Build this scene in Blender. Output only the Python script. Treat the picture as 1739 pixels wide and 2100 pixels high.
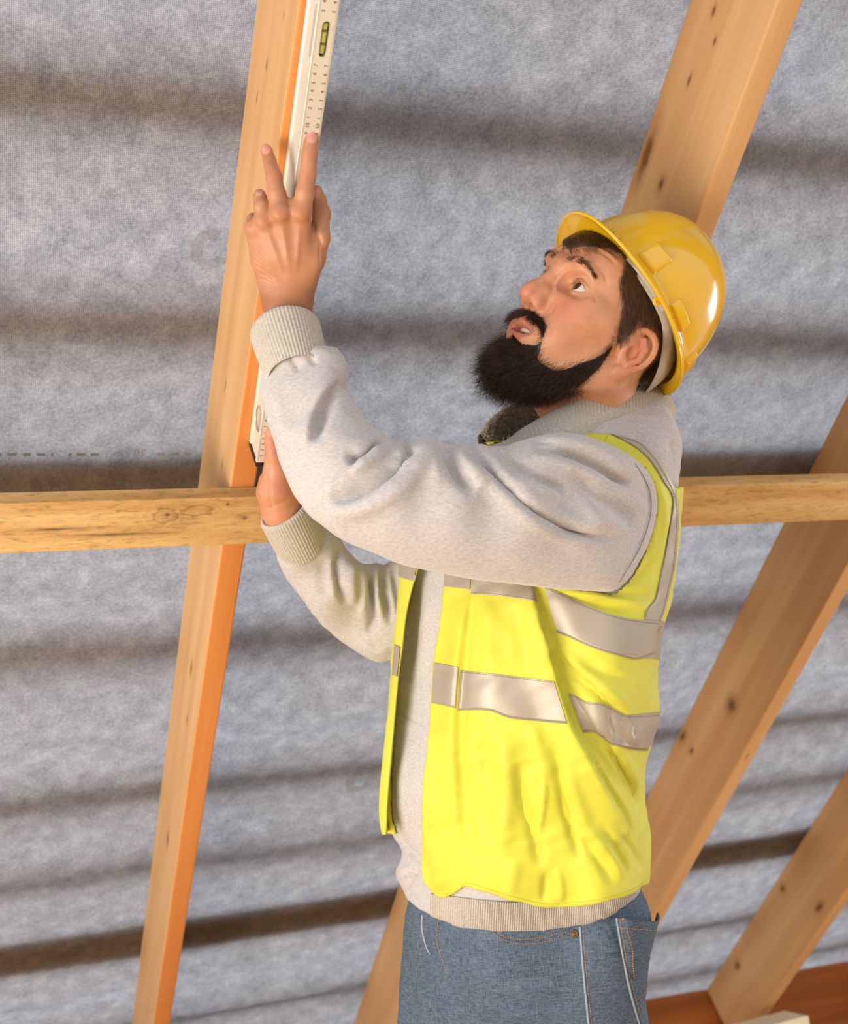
import bpy, bmesh, math, random
import numpy as np
from mathutils import Vector, Matrix
from mathutils.bvhtree import BVHTree

for _o in list(bpy.data.objects):
    bpy.data.objects.remove(_o)
scene = bpy.context.scene
COL = scene.collection
random.seed(7)
RNG = np.random.default_rng(7)

# ---------------------------------------------------------------- camera
F, CX, CY = 2540.0, 869.5, 1050.0            # focal length and centre in pixels of the 1739x2100 frame
UP = np.array([-0.098, -0.980, 0.174]); UP /= np.linalg.norm(UP)      # world up seen from the camera (x right, y down, z away)
FW = np.array([0, 0, 1.0]) - UP * UP[2]; FW /= np.linalg.norm(FW)
RT = np.cross(FW, UP); RT /= np.linalg.norm(RT)
W = np.stack([RT, FW, UP])                    # camera frame -> world axes
CAM_H = np.array([0.0, 0.0, 1.30])            # the photographer's lens, 1.3 m above the attic floor

def to_world(p):
    return np.asarray(p, float) @ W.T + CAM_H

def cpt(px, py, z):
    """a point of the camera frame from a pixel of the photograph and a depth in metres"""
    return np.array([(px - CX) / F * z, (py - CY) / F * z, z])

def wpt(px, py, z):
    return Vector(to_world(cpt(px, py, z)))

def project(P):
    return np.stack([CX + F * P[:, 0] / P[:, 2], CY + F * P[:, 1] / P[:, 2]], 1)

cam = bpy.data.cameras.new('camera'); cam_o = bpy.data.objects.new('camera', cam); COL.objects.link(cam_o)
cam.sensor_fit = 'VERTICAL'; cam.sensor_height = 36.0; cam.sensor_width = 36.0 * 1739 / 2100
cam.lens = F / 2100 * 36.0
cam.clip_start = 0.05; cam.clip_end = 100
_cx, _cy, _cz = W @ np.array([1, 0, 0]), W @ np.array([0, -1, 0]), W @ np.array([0, 0, -1])
cam_o.matrix_world = Matrix(((_cx[0], _cy[0], _cz[0], CAM_H[0]), (_cx[1], _cy[1], _cz[1], CAM_H[1]),
                             (_cx[2], _cy[2], _cz[2], CAM_H[2]), (0, 0, 0, 1)))
cam.dof.use_dof = True; cam.dof.focus_distance = 1.60; cam.dof.aperture_fstop = 5.6
scene.camera = cam_o

# ---------------------------------------------------------------- light
scene.view_settings.view_transform = 'Standard'
scene.view_settings.look = 'None'
scene.view_settings.gamma = 1.0
scene.view_settings.use_curve_mapping = False
scene.view_settings.exposure = 0.10
world = bpy.data.worlds.new('sky'); scene.world = world; world.use_nodes = True
_nt = world.node_tree
_bg = _nt.nodes['Background']
_tc = _nt.nodes.new('ShaderNodeTexCoord'); _sp = _nt.nodes.new('ShaderNodeSeparateXYZ')
_rp = _nt.nodes.new('ShaderNodeValToRGB')
_nt.links.new(_tc.outputs['Generated'], _sp.inputs[0]); _nt.links.new(_sp.outputs[2], _rp.inputs[0])
_rp.color_ramp.elements[0].position = 0.0; _rp.color_ramp.elements[0].color = (0.55, 0.52, 0.50, 1)
_rp.color_ramp.elements[1].position = 0.5; _rp.color_ramp.elements[1].color = (0.80, 0.88, 1.0, 1)
_nt.links.new(_rp.outputs[0], _bg.inputs[0])
_bg.inputs[1].default_value = SKY_STRENGTH = 1.35

def area(name, cpos, ctarget, size, size_y, power, color):
    l = bpy.data.lights.new(name, 'AREA'); l.shape = 'RECTANGLE'; l.size = size; l.size_y = size_y
    l.energy = power; l.color = color
    o = bpy.data.objects.new(name, l); COL.objects.link(o)
    a, b = Vector(to_world(cpos)), Vector(to_world(ctarget))
    o.location = a; o.rotation_euler = (b - a).to_track_quat('-Z', 'Y').to_euler()
    return o
area('left_key_light', (-1.7, 0.75, -0.1), (0.15, 0.1, 1.65), 1.5, 1.4, 70, (1.0, 0.93, 0.84))  # unseen warm key lamp added low on the left to model the man
area('hat_highlight_lamp', (1.85, -0.42, 2.50), (0.35, -0.1, 1.72), 0.55, 0.75, 14, (0.95, 0.97, 1.0))  # unseen lamp added at the right to put highlights on the hard hat

area('low_right_fill', (2.1, 1.35, 1.9), (1.3, 0.45, 3.0), 1.0, 0.9, 22, (1.0, 0.93, 0.84))  # unseen lamp added to brighten the rafters at the lower right
_sun = bpy.data.lights.new('daylight_on_roof', 'SUN'); _sun.energy = 1.75; _sun.angle = math.radians(70); _sun.color = (0.93, 0.96, 1.0)
_so = bpy.data.objects.new('daylight_on_roof', _sun); COL.objects.link(_so)
_so.rotation_euler = Vector(W @ np.array([.30, .62, -.72])).to_track_quat('-Z', 'Y').to_euler()    # high sun over the roof, shining on its outer side
_so.location = (0, 0, 8)

# ---------------------------------------------------------------- small helpers
def tag(o, label=None, cat=None, group=None, kind=None):
    if label: o['label'] = label
    if cat: o['category'] = cat
    if group: o['group'] = group
    if kind: o['kind'] = kind
    return o

def obj(name, verts, faces, mat=None, parent=None, smooth=True, world_in=False, loc=None):
    """one mesh object; verts are camera-frame points unless world_in"""
    me = bpy.data.meshes.new(name)
    V = np.asarray(verts, float)
    if not world_in: V = to_world(V)
    org = np.zeros(3) if loc is None else np.asarray(loc, float)
    V = V - org
    faces = np.asarray(faces) if not isinstance(faces, list) else faces
    if isinstance(faces, np.ndarray) and faces.ndim == 2:
        nf, k = faces.shape
        me.vertices.add(len(V)); me.vertices.foreach_set('co', V.ravel().astype(np.float32))
        me.loops.add(nf * k); me.loops.foreach_set('vertex_index', faces.ravel().astype(np.int32))
        me.polygons.add(nf); me.polygons.foreach_set('loop_start', (np.arange(nf) * k).astype(np.int32))
        me.update(calc_edges=True)
    else:
        me.from_pydata([tuple(v) for v in V], [], [tuple(int(i) for i in f) for f in faces]); me.update()
    me.validate()
    if smooth: me.polygons.foreach_set('use_smooth', np.ones(len(me.polygons), bool))
    if mat: me.materials.append(mat)
    o = bpy.data.objects.new(name, me); COL.objects.link(o)
    o.location = org
    if parent is not None:
        o.parent = parent; o.location = org if loc is not None else (0, 0, 0)
        if loc is None:
            me.vertices.foreach_set('co', (V - np.asarray(world_loc(parent))).ravel().astype(np.float32)); me.update()
    return o

def world_loc(o):
    p = np.zeros(3)
    while o is not None:
        p = p + np.array(o.location); o = o.parent
    return p

def set_attr(o, name, vals):
    a = o.data.attributes.new(name, 'FLOAT', 'POINT'); a.data.foreach_set('value', np.asarray(vals, np.float32))

def normals(V, Fq):
    a, b, c = V[Fq[:, 0]], V[Fq[:, 1]], V[Fq[:, 2]]
    if Fq.shape[1] == 4: n = np.cross(V[Fq[:, 2]] - a, V[Fq[:, 3]] - b)
    else: n = np.cross(b - a, c - a)
    N = np.zeros_like(V)
    for i in range(Fq.shape[1]):
        for d in range(3): N[:, d] += np.bincount(Fq[:, i], n[:, d], len(V))
    return N / (np.linalg.norm(N, axis=1, keepdims=True) + 1e-12)

def edges_of(Fq):
    k = Fq.shape[1]
    e = np.concatenate([np.stack([Fq[:, i], Fq[:, (i + 1) % k]], 1) for i in range(k)])
    e.sort(1)
    return np.unique(e, axis=0)

def smooth(V, Fq, n=2, lam=0.5, mu=-0.52):
    e = edges_of(Fq); cnt = np.bincount(e.ravel(), minlength=len(V)).astype(float)[:, None]
    cnt[cnt == 0] = 1
    for it in range(n):
        for l in ((lam, mu) if mu else (lam,)):
            S = np.zeros_like(V)
            for d in range(3):
                S[:, d] = np.bincount(e[:, 0], V[e[:, 1], d], len(V)) + np.bincount(e[:, 1], V[e[:, 0], d], len(V))
            V = V + l * (S / cnt - V)
    return V

# ---------------------------------------------------------------- solid fields, meshed with surface nets
class Field:
    def __init__(s, lo, hi, h):
        s.lo = np.asarray(lo, float); s.h = h
        s.n = np.ceil((np.asarray(hi, float) - s.lo) / h).astype(int) + 1
        s.V = np.full(s.n, 1.0, np.float32)
    def box(s, lo, hi):
        a = np.clip(np.floor((np.asarray(lo) - s.lo) / s.h).astype(int), 0, s.n)
        b = np.clip(np.ceil((np.asarray(hi) - s.lo) / s.h).astype(int) + 1, 0, s.n)
        sl = tuple(slice(int(x), int(y)) for x, y in zip(a, b))
        ax = [(s.lo[i] + np.arange(a[i], b[i]) * s.h).astype(np.float32) for i in range(3)]
        return sl, ax[0][:, None, None], ax[1][None, :, None], ax[2][None, None, :]
    def merge(s, sl, D, k, op):
        A = s.V[sl]
        if op == 'sub': D = -D
        if op in ('sub', 'and'): A = -A; D = -D
        if k > 0:
            H = np.maximum(k - np.abs(A - D), 0) / k
            R = np.minimum(A, D) - H * H * k * 0.25
        else: R = np.minimum(A, D)
        s.V[sl] = -R if op in ('sub', 'and') else R
    def ell(s, c, r, k=0.0, op='add', M=None):
        c = np.asarray(c, float); r = np.broadcast_to(np.asarray(r, float), (3,))
        m = r.max() + k + 2 * s.h
        sl, x, y, z = s.box(c - m, c + m)
        x, y, z = x - c[0], y - c[1], z - c[2]
        if M is not None:
            x, y, z = [M[0][i] * x + M[1][i] * y + M[2][i] * z for i in range(3)]
        k0 = np.sqrt((x / r[0]) ** 2 + (y / r[1]) ** 2 + (z / r[2]) ** 2)
        k1 = np.sqrt((x / r[0] ** 2) ** 2 + (y / r[1] ** 2) ** 2 + (z / r[2] ** 2) ** 2) + 1e-9
        s.merge(sl, (k0 * (k0 - 1) / k1).astype(np.float32), k, op)
    def cone(s, a, b, ra, rb, k=0.0, op='add', flat=None):
        a = np.asarray(a, float); b = np.asarray(b, float)
        m = max(ra, rb) * (1 if flat is None else max(1, 1 / flat[1])) + k + 2 * s.h
        sl, x, y, z = s.box(np.minimum(a, b) - m, np.maximum(a, b) + m)
        d = b - a; L = max(float(d @ d), 1e-12)
        t = np.clip(((x - a[0]) * d[0] + (y - a[1]) * d[1] + (z - a[2]) * d[2]) / L, 0, 1)
        qx, qy, qz = x - a[0] - t * d[0], y - a[1] - t * d[1], z - a[2] - t * d[2]
        q2 = qx ** 2 + qy ** 2 + qz ** 2
        if flat is not None:                      # squash along a direction: flat = (dir, factor)
            e = np.asarray(flat[0], float); e = e / np.linalg.norm(e)
            w = qx * e[0] + qy * e[1] + qz * e[2]
            q2 = q2 + w * w * (1 / flat[1] ** 2 - 1) if flat[1] < 1 else q2 - w * w * (1 - 1 / flat[1] ** 2)
        s.merge(sl, (np.sqrt(q2) - (ra + t * (rb - ra))).astype(np.float32), k, op)
    def chain(s, pts, rad, k=0.0, op='add', flat=None):
        for i in range(len(pts) - 1):
            s.cone(pts[i], pts[i + 1], rad[i], rad[i + 1], k if i == 0 or op != 'add' else max(k * .5, rad[i] * .3), op, flat)
    def blob(s, infl, k=0.0, op='add', grow=0.0):
        hi = infl.lo + np.array(infl.shape) * infl.step
        zm = infl.m; t = infl.k * float(np.sqrt(2 * max(infl.u.max(), 0))) * float(zm.max()) / F + k + grow + .01
        z0, z1 = float(zm[infl.mask].min()) - t, float(zm[infl.mask].max()) + t
        cs = np.array([cpt(px, py, z) for px in (infl.lo[0], hi[0]) for py in (infl.lo[1], hi[1]) for z in (z0, z1)])
        sl, x, y, z = s.box(cs.min(0), cs.max(0))
        s.merge(sl, (infl.dist(x, y, z) - grow).astype(np.float32), k, op)
    def prism(s, poly, op='and', k=0.0, n=4, z0=None, z1=None):
        """keep (or cut) what lies inside an outline seen from the photographer's place"""
        pl = curve(poly, n, True) if n > 1 else np.asarray(poly, float)
        lo = pl.min(0) - 60; st = 3.0; sh = np.ceil((pl.max(0) + 60 - lo) / st).astype(int) + 1
        G = np.stack(np.meshgrid(lo[0] + np.arange(sh[0]) * st, lo[1] + np.arange(sh[1]) * st, indexing='ij'), -1).reshape(-1, 2)
        d, ins, _, _ = seg_dist(G, pl); D = np.where(ins, -d, d).reshape(sh).astype(np.float32)
        sl, x, y, z = s.box(s.lo, s.lo + s.n * s.h)
        for iz in range(z.shape[2]):
            zz = float(z[0, 0, iz])
            if (z0 is not None and zz < z0) or (z1 is not None and zz > z1): continue
            fx = np.clip((CX + F * x[:, :, 0] / zz - lo[0]) / st, 0, sh[0] - 1.001); fy = np.clip((CY + F * y[:, :, 0] / zz - lo[1]) / st, 0, sh[1] - 1.001)
            fx, fy = np.broadcast_arrays(fx, fy)
            ix, iy = fx.astype(int), fy.astype(int); tx, ty = fx - ix, fy - iy
            v = (D[ix, iy] * (1 - tx) + D[ix + 1, iy] * tx) * (1 - ty) + (D[ix, iy + 1] * (1 - tx) + D[ix + 1, iy + 1] * tx) * ty
            s.merge((slice(None), slice(None), slice(iz, iz + 1)), (v * zz / F)[:, :, None].astype(np.float32), k, op)
    def mesh(s):
        V = s.V; sg = V < 0; n = s.n
        c = [sg[:-1, :-1, :-1], sg[1:, :-1, :-1], sg[:-1, 1:, :-1], sg[1:, 1:, :-1],
             sg[:-1, :-1, 1:], sg[1:, :-1, 1:], sg[:-1, 1:, 1:], sg[1:, 1:, 1:]]
        tot = sum(q.astype(np.int8) for q in c)
        act = (tot > 0) & (tot < 8)
        I = np.argwhere(act)
        idx = np.full(act.shape, -1, np.int64); idx[act] = np.arange(len(I))
        off = np.array([[i & 1, (i >> 1) & 1, (i >> 2) & 1] for i in range(8)])
        val = np.stack([V[I[:, 0] + o[0], I[:, 1] + o[1], I[:, 2] + o[2]] for o in off], 1)
        P = np.zeros((len(I), 3)); cnt = np.zeros(len(I))
        for a in range(8):
            for d in range(3):
                if not (a >> d) & 1:
                    b = a | (1 << d); va, vb = val[:, a], val[:, b]
                    m = (va < 0) != (vb < 0)
                    t = np.where(m, va / np.where(m, va - vb, 1), 0)
                    q = np.repeat(off[a][None].astype(float), len(I), 0); q[:, d] += t
                    P[m] += q[m]; cnt[m] += 1
        P = (P / cnt[:, None] + I) * s.h + s.lo
        quads = []
        for d in range(3):
            u, v = (d + 1) % 3, (d + 2) % 3
            s0 = [slice(None)] * 3; s1 = [slice(None)] * 3; s0[d] = slice(0, -1); s1[d] = slice(1, None)
            A, B = sg[tuple(s0)], sg[tuple(s1)]
            E = np.argwhere(A != B)
            ok = (E[:, u] > 0) & (E[:, v] > 0) & (E[:, u] < n[u] - 1) & (E[:, v] < n[v] - 1)
            E = E[ok]
            def at(du, dv):
                q = E.copy(); q[:, u] -= du; q[:, v] -= dv
                return idx[q[:, 0], q[:, 1], q[:, 2]]
            Q = np.stack([at(1, 1), at(0, 1), at(0, 0), at(1, 0)], 1)
            fl = ~A[E[:, 0], E[:, 1], E[:, 2]]
            Q[fl] = Q[fl][:, ::-1]
            quads.append(Q)
        return P, np.concatenate(quads)

def seg_dist(P, poly, closed=True):
    """distance of 2D points to a polyline; also inside flag when closed, and index/param of the nearest segment"""
    poly = np.asarray(poly, float)
    A = poly; B = np.roll(poly, -1, 0)
    if not closed: A, B = poly[:-1], poly[1:]
    best = np.full(len(P), 1e9); side = np.zeros(len(P)); par = np.zeros(len(P))
    ins = np.zeros(len(P), bool)
    for i, (a, b) in enumerate(zip(A, B)):
        d = b - a; L = d @ d + 1e-9
        t = np.clip(((P - a) @ d) / L, 0, 1)
        q = P - a - t[:, None] * d
        dd = np.sqrt((q * q).sum(1))
        m = dd < best
        best[m] = dd[m]; par[m] = i + t[m]
        cr = d[0] * (P[:, 1] - a[1]) - d[1] * (P[:, 0] - a[0])
        side[m] = np.sign(cr[m])
        if closed:
            c = (a[1] > P[:, 1]) != (b[1] > P[:, 1])
            with np.errstate(divide='ignore', invalid='ignore'):
                xx = a[0] + (P[:, 1] - a[1]) * d[0] / (d[1] if abs(d[1]) > 1e-9 else 1e-9)
            ins ^= c & (P[:, 0] < xx)
    return best, ins, side, par

def curve(pts, n=8, closed=False):
    """Catmull-Rom through points of any dimension"""
    P = np.asarray(pts, float); m = len(P); out = []
    R = range(m if closed else m - 1)
    for i in R:
        p1, p2 = P[i], P[(i + 1) % m]
        p0 = P[i - 1] if (i > 0 or closed) else 2 * p1 - p2
        p3 = P[(i + 2) % m] if (i + 2 < m or closed) else 2 * p2 - p1
        for t in np.arange(n) / n:
            out.append(.5 * (2 * p1 + (p2 - p0) * t + (2 * p0 - 5 * p1 + 4 * p2 - p3) * t * t + (3 * p1 - p0 - 3 * p2 + p3) * t ** 3))
    if not closed: out.append(P[-1])
    return np.array(out)

class Inflate:
    """a solid whose outline is a closed polygon and whose thickness swells smoothly from it (Poisson), around a given mid depth"""
    def __init__(s, poly, depth, k=1.0, step=3.0, n=5):
        pl = curve(poly, n, True)
        s.k = k; s.step = step
        s.lo = pl.min(0) - 30; hi = pl.max(0) + 30
        nx, ny = np.ceil((hi - s.lo) / step).astype(int) + 1
        gx, gy = s.lo[0] + np.arange(nx) * step, s.lo[1] + np.arange(ny) * step
        G = np.stack(np.meshgrid(gx, gy, indexing='ij'), -1).reshape(-1, 2)
        d, ins, _, _ = seg_dist(G, pl)
        mask = ins.reshape(nx, ny); d = d.reshape(nx, ny)
        u = None
        for lv in (16, 8, 4, 2, 1):
            m = mask[::lv, ::lv]
            if u is None: u = np.zeros(m.shape)
            else:
                ix = np.minimum(np.arange(m.shape[0]) // 2, u.shape[0] - 1); iy = np.minimum(np.arange(m.shape[1]) // 2, u.shape[1] - 1)
                u = u[ix][:, iy]
            h2 = (step * lv) ** 2
            for it in range(400 if lv > 4 else 150 if lv > 1 else 60):
                p = np.pad(u, 1)
                u = np.where(m, .25 * (p[2:, 1:-1] + p[:-2, 1:-1] + p[1:-1, 2:] + p[1:-1, :-2] + h2), 0)
        gxm, gym = np.gradient(u, step)
        g = np.hypot(gxm, gym)
        gb = max(float(np.median(g[mask & (d < 6)])) if (mask & (d < 6)).any() else 20, 8)
        s.u = np.where(mask, np.maximum(u, d * gb * .35), -d * gb).astype(np.float32)
        gxm, gym = np.gradient(s.u, step)
        s.g = np.hypot(gxm, gym).astype(np.float32)
        s.mask = mask
        D = np.asarray(depth, float); s.D = D
        w = 1 / (((G[:, None, :] - D[None, :, :2]) ** 2).sum(2) + 40 ** 2) ** 1.5
        s.m = ((w * D[:, 2]).sum(1) / w.sum(1)).reshape(nx, ny).astype(np.float32)
        s.shape = (nx, ny)
    def look(s, A, px, py):
        fx = np.clip((px - s.lo[0]) / s.step, 0, s.shape[0] - 1.001); fy = np.clip((py - s.lo[1]) / s.step, 0, s.shape[1] - 1.001)
        ix, iy = fx.astype(int), fy.astype(int); tx, ty = fx - ix, fy - iy
        return (A[ix, iy] * (1 - tx) + A[ix + 1, iy] * tx) * (1 - ty) + (A[ix, iy + 1] * (1 - tx) + A[ix + 1, iy + 1] * tx) * ty
    def dist(s, x, y, z):
        px = CX + F * x / z; py = CY + F * y / z
        u = s.look(s.u, px, py); g = s.look(s.g, px, py); m = s.look(s.m, px, py)
        q = z / F
        dz = z - m
        f = dz * dz / s.k ** 2 - 2 * u * q * q
        gr = np.sqrt((2 * dz / s.k ** 2) ** 2 + (2 * q * g) ** 2) + 1e-4
        out = np.clip(f / gr, -.3, .3)
        outside = (px < s.lo[0]) | (px > s.lo[0] + (s.shape[0] - 1) * s.step) | (py < s.lo[1]) | (py > s.lo[1] + (s.shape[1] - 1) * s.step)
        return np.where(outside, .2, out)
    def front(s, px, py):
        px = np.asarray(px, float); py = np.asarray(py, float)
        u = np.maximum(s.look(s.u, px, py), 0); m = s.look(s.m, px, py)
        return m - s.k * np.sqrt(2 * u) * m / F

def stroke(V, N, path, amp, wl, wr=None, zr=None, facing=True, ends=0.25, prof='g'):
    """push the surface along its normals under a path drawn over the model: amp metres, wl/wr pixel half-widths left/right of the path"""
    wr = wl if wr is None else wr
    pl = curve([p[:2] for p in path], 6) if len(path) > 2 else np.asarray([p[:2] for p in path], float)
    P = project(V)
    w = max(wl, wr) * 3
    c = (P[:, 0] > pl[:, 0].min() - w) & (P[:, 0] < pl[:, 0].max() + w) & (P[:, 1] > pl[:, 1].min() - w) & (P[:, 1] < pl[:, 1].max() + w)
    if facing:
        vd = V / np.linalg.norm(V, axis=1, keepdims=True)
        c &= (N * vd).sum(1) < 0.05
    if zr is not None: c &= (V[:, 2] > zr[0]) & (V[:, 2] < zr[1])
    I = np.nonzero(c)[0]
    if not len(I): return V
    d, _, sd, par = seg_dist(P[I], pl, closed=False)
    ww = np.where(sd > 0, wr, wl)
    a = np.exp(-(d / ww) ** 2)
    t = par / (len(pl) - 1)
    if ends > 0: a = a * np.clip(np.minimum(t, 1 - t) / ends, 0, 1) ** .7
    V = V.copy()
    V[I] += N[I] * (a * amp)[:, None]
    return V

def bvh_of(V, Fq):
    return BVHTree.FromPolygons([tuple(v) for v in V], [tuple(int(i) for i in f) for f in Fq])

def shoot(bvh, px, py, off=0.0, fallback=None):
    d = Vector((px - CX, py - CY, F)).normalized()
    h = bvh.ray_cast(Vector((0, 0, 0)), d)
    if h[0] is None: return None
    n = h[1] if h[1].dot(d) < 0 else -h[1]
    return np.array(h[0] + n * off)

def fill_rows(G):
    for row in G:
        ok = [i for i, p in enumerate(row) if p is not None]
        for i in range(len(row)):
            if row[i] is None and ok:
                row[i] = row[min(ok, key=lambda q: abs(q - i))]
    return G

def strip(bvh, top, bot, nu=60, nv=8, off=.0012, thick=.0012, fn=None):
    """a band of cloth lying on a surface, between two lines drawn over it"""
    def res(c):
        c = curve(c, 10) if len(c) > 2 else np.array(c, float)
        L = np.concatenate([[0], np.cumsum(np.hypot(*np.diff(c, axis=0).T))]); t = np.linspace(0, L[-1], nu)
        return np.stack([np.interp(t, L, c[:, 0]), np.interp(t, L, c[:, 1])], 1)
    A, B = res(top), res(bot); G = []
    for j in range(nv):
        v = j / (nv - 1)
        G.append([shoot(bvh, *(A[i] * (1 - v) + B[i] * v), off) for i in range(nu)])
    G = [r for r in fill_rows(G) if all(p is not None for p in r)]
    if len(G) < 2: return np.zeros((0, 3)), np.zeros((0, 4), int)
    G = np.array(G)
    for _ in range(2):                                   # the tape is stiffer than the cloth
        q = G.copy(); q[:, 1:-1] = .5 * G[:, 1:-1] + .25 * (G[:, 2:] + G[:, :-2]); G = q
    if fn is not None: G = fn(G)
    away = G / np.linalg.norm(G, axis=2, keepdims=True)
    rows = [G[j] for j in range(len(G))]
    rim = [G[-1] + away[-1] * thick * 2, G[0] + away[0] * thick * 2]
    V, Fq = loft(rows + rim + [rows[0]], closed_u=False)
    return V, Fq

def thread(bvh, path, w=.0007, off=.0008, dash=None, n=None, sides=4):
    """a seam or a line of stitches laid on a surface"""
    c = curve(path, 12) if len(path) > 2 else np.array(path, float)
    L = np.concatenate([[0], np.cumsum(np.hypot(*np.diff(c, axis=0).T))])
    step = 4.0 if dash is None else dash / 2
    t = np.arange(0, L[-1], step); q = np.stack([np.interp(t, L, c[:, 0]), np.interp(t, L, c[:, 1])], 1)
    P = [shoot(bvh, x, y, off) for x, y in q]; P = [p for p in P if p is not None]
    if len(P) < 3: return np.zeros((0, 3)), np.zeros((0, 4), int)
    P = np.array(P)
    if dash is None:
        return tubes(P[None], np.full((1, len(P)), w), sides)
    S = np.array([[P[i], P[i] * .5 + P[i + 1] * .5, P[i + 1]] for i in range(0, len(P) - 1, 2)])
    S = S[:, :1] + (S - S[:, :1]) * 1.35
    return tubes(S, np.repeat(np.array([[w * .6, w, w * .6]]), len(S), 0), sides)

def frame(d, ref=(0, 0, 1)):
    d = np.asarray(d, float); d = d / np.linalg.norm(d)
    a = np.cross(d, ref)
    if np.linalg.norm(a) < 1e-3: a = np.cross(d, (1, 0, 0))
    a /= np.linalg.norm(a)
    return d, a, np.cross(d, a)

def loft(rings, closed_u=True, caps=False):
    """rings: list of (n,3) -> verts, faces"""
    n = len(rings[0]); V = np.concatenate(rings); Fq = []
    m = len(rings)
    i = np.arange(n if closed_u else n - 1)
    for r in range(m - 1):
        a = r * n + i; b = r * n + (i + 1) % n
        Fq.append(np.stack([a, b, b + n, a + n], 1))
    return V, np.concatenate(Fq)

def tubes(P, rad, sides=3):
    """many strands at once: P (S,K,3), rad (S,K) -> verts, quads"""
    S, K, _ = P.shape
    T = np.gradient(P, axis=1); T /= np.linalg.norm(T, axis=2, keepdims=True) + 1e-9
    ref = np.where(np.abs(T[..., 2:3]) < .9, np.array([0, 0, 1.0]), np.array([1.0, 0, 0]))
    A = np.cross(T, ref); A /= np.linalg.norm(A, axis=2, keepdims=True) + 1e-9
    B = np.cross(T, A)
    an = np.arange(sides) * 2 * math.pi / sides
    V = P[:, :, None] + rad[:, :, None, None] * (np.cos(an)[None, None, :, None] * A[:, :, None] + np.sin(an)[None, None, :, None] * B[:, :, None])
    base = (np.arange(S) * K * sides)[:, None, None] + (np.arange(K - 1) * sides)[None, :, None]
    j = np.arange(sides)[None, None, :]; j2 = (j + 1) % sides
    Q = np.stack([base + j, base + j2, base + sides + j2, base + sides + j], -1).reshape(-1, 4)
    return V.reshape(-1, 3), Q

def join(parts):
    V, Fs, o = [], [], 0
    for v, f in parts:
        V.append(np.asarray(v)); Fs.append(np.asarray(f) + o); o += len(v)
    return np.concatenate(V), np.concatenate(Fs)

def box_mesh(sx, sy, sz, bev=0.0, seg=2):
    bm = bmesh.new(); bmesh.ops.create_cube(bm, size=1.0)
    bmesh.ops.scale(bm, vec=(sx, sy, sz), verts=bm.verts)
    if bev > 0: bmesh.ops.bevel(bm, geom=bm.edges[:], offset=bev, segments=seg, affect='EDGES', profile=.5)
    V = np.array([v.co[:] for v in bm.verts]); bm.verts.index_update()
    Fs = [[v.index for v in f.verts] for f in bm.faces]; bm.free()
    return V, Fs

# ---------------------------------------------------------------- materials
def mat(name):
    m = bpy.data.materials.new(name); m.use_nodes = True
    return m, m.node_tree, m.node_tree.nodes['Principled BSDF']

def node(nt, t, **kw):
    n = nt.nodes.new(t)
    for k, v in kw.items():
        if k in n.inputs.keys() if hasattr(n.inputs, 'keys') else False: n.inputs[k].default_value = v
        else: setattr(n, k, v)
    return n

def ramp(nt, fac, stops, interp='LINEAR'):
    r = nt.nodes.new('ShaderNodeValToRGB'); r.color_ramp.interpolation = interp
    e = r.color_ramp.elements
    while len(e) < len(stops): e.new(.5)
    for el, (p, c) in zip(e, stops):
        el.position = p; el.color = (c[0], c[1], c[2], 1)
    nt.links.new(fac, r.inputs[0])
    return r.outputs[0]

def noise(nt, vec, scale, detail=4, rough=.5, dist=0.0):
    n = nt.nodes.new('ShaderNodeTexNoise'); n.inputs['Scale'].default_value = scale; n.inputs['Detail'].default_value = detail
    n.inputs['Roughness'].default_value = rough; n.inputs['Distortion'].default_value = dist
    if vec is not None: nt.links.new(vec, n.inputs['Vector'])
    return n.outputs['Fac']

def mapping(nt, scale=(1, 1, 1), src='Object', rot=(0, 0, 0)):
    t = nt.nodes.new('ShaderNodeTexCoord'); m = nt.nodes.new('ShaderNodeMapping')
    m.inputs['Scale'].default_value = scale; m.inputs['Rotation'].default_value = rot
    nt.links.new(t.outputs[src], m.inputs['Vector'])
    return m.outputs['Vector']

def mixc(nt, fac, a, b, mode='MIX'):
    m = nt.nodes.new('ShaderNodeMix'); m.data_type = 'RGBA'; m.blend_type = mode
    for i, v in ((0, fac), (6, a), (7, b)):
        if isinstance(v, (int, float)): m.inputs[i].default_value = v
        elif isinstance(v, tuple): m.inputs[i].default_value = (v[0], v[1], v[2], 1)
        else: nt.links.new(v, m.inputs[i])
    return m.outputs[2]

def math_n(nt, op, a, b=0.0):
    m = nt.nodes.new('ShaderNodeMath'); m.operation = op
    for i, v in ((0, a), (1, b)):
        if isinstance(v, (int, float)): m.inputs[i].default_value = v
        else: nt.links.new(v, m.inputs[i])
    return m.outputs[0]

def bump(nt, bsdf, h, strength=.3, dist=.002):
    b = nt.nodes.new('ShaderNodeBump'); b.inputs['Strength'].default_value = strength; b.inputs['Distance'].default_value = dist
    nt.links.new(h, b.inputs['Height']); nt.links.new(b.outputs[0], bsdf.inputs['Normal'])

def attr(nt, name):
    a = nt.nodes.new('ShaderNodeAttribute'); a.attribute_name = name
    return a.outputs['Fac']

def plain(name, col, rough=.6, metal=0.0, spec=.5):
    m, nt, b = mat(name)
    b.inputs['Base Color'].default_value = (*col, 1); b.inputs['Roughness'].default_value = rough
    b.inputs['Metallic'].default_value = metal; b.inputs['Specular IOR Level'].default_value = spec
    return m

def s2l(r, g, b):
    f = lambda c: (c / 255 / 12.92) if c / 255 < .04045 else ((c / 255 + .055) / 1.055) ** 2.4
    return (f(r), f(g), f(b))

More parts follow.
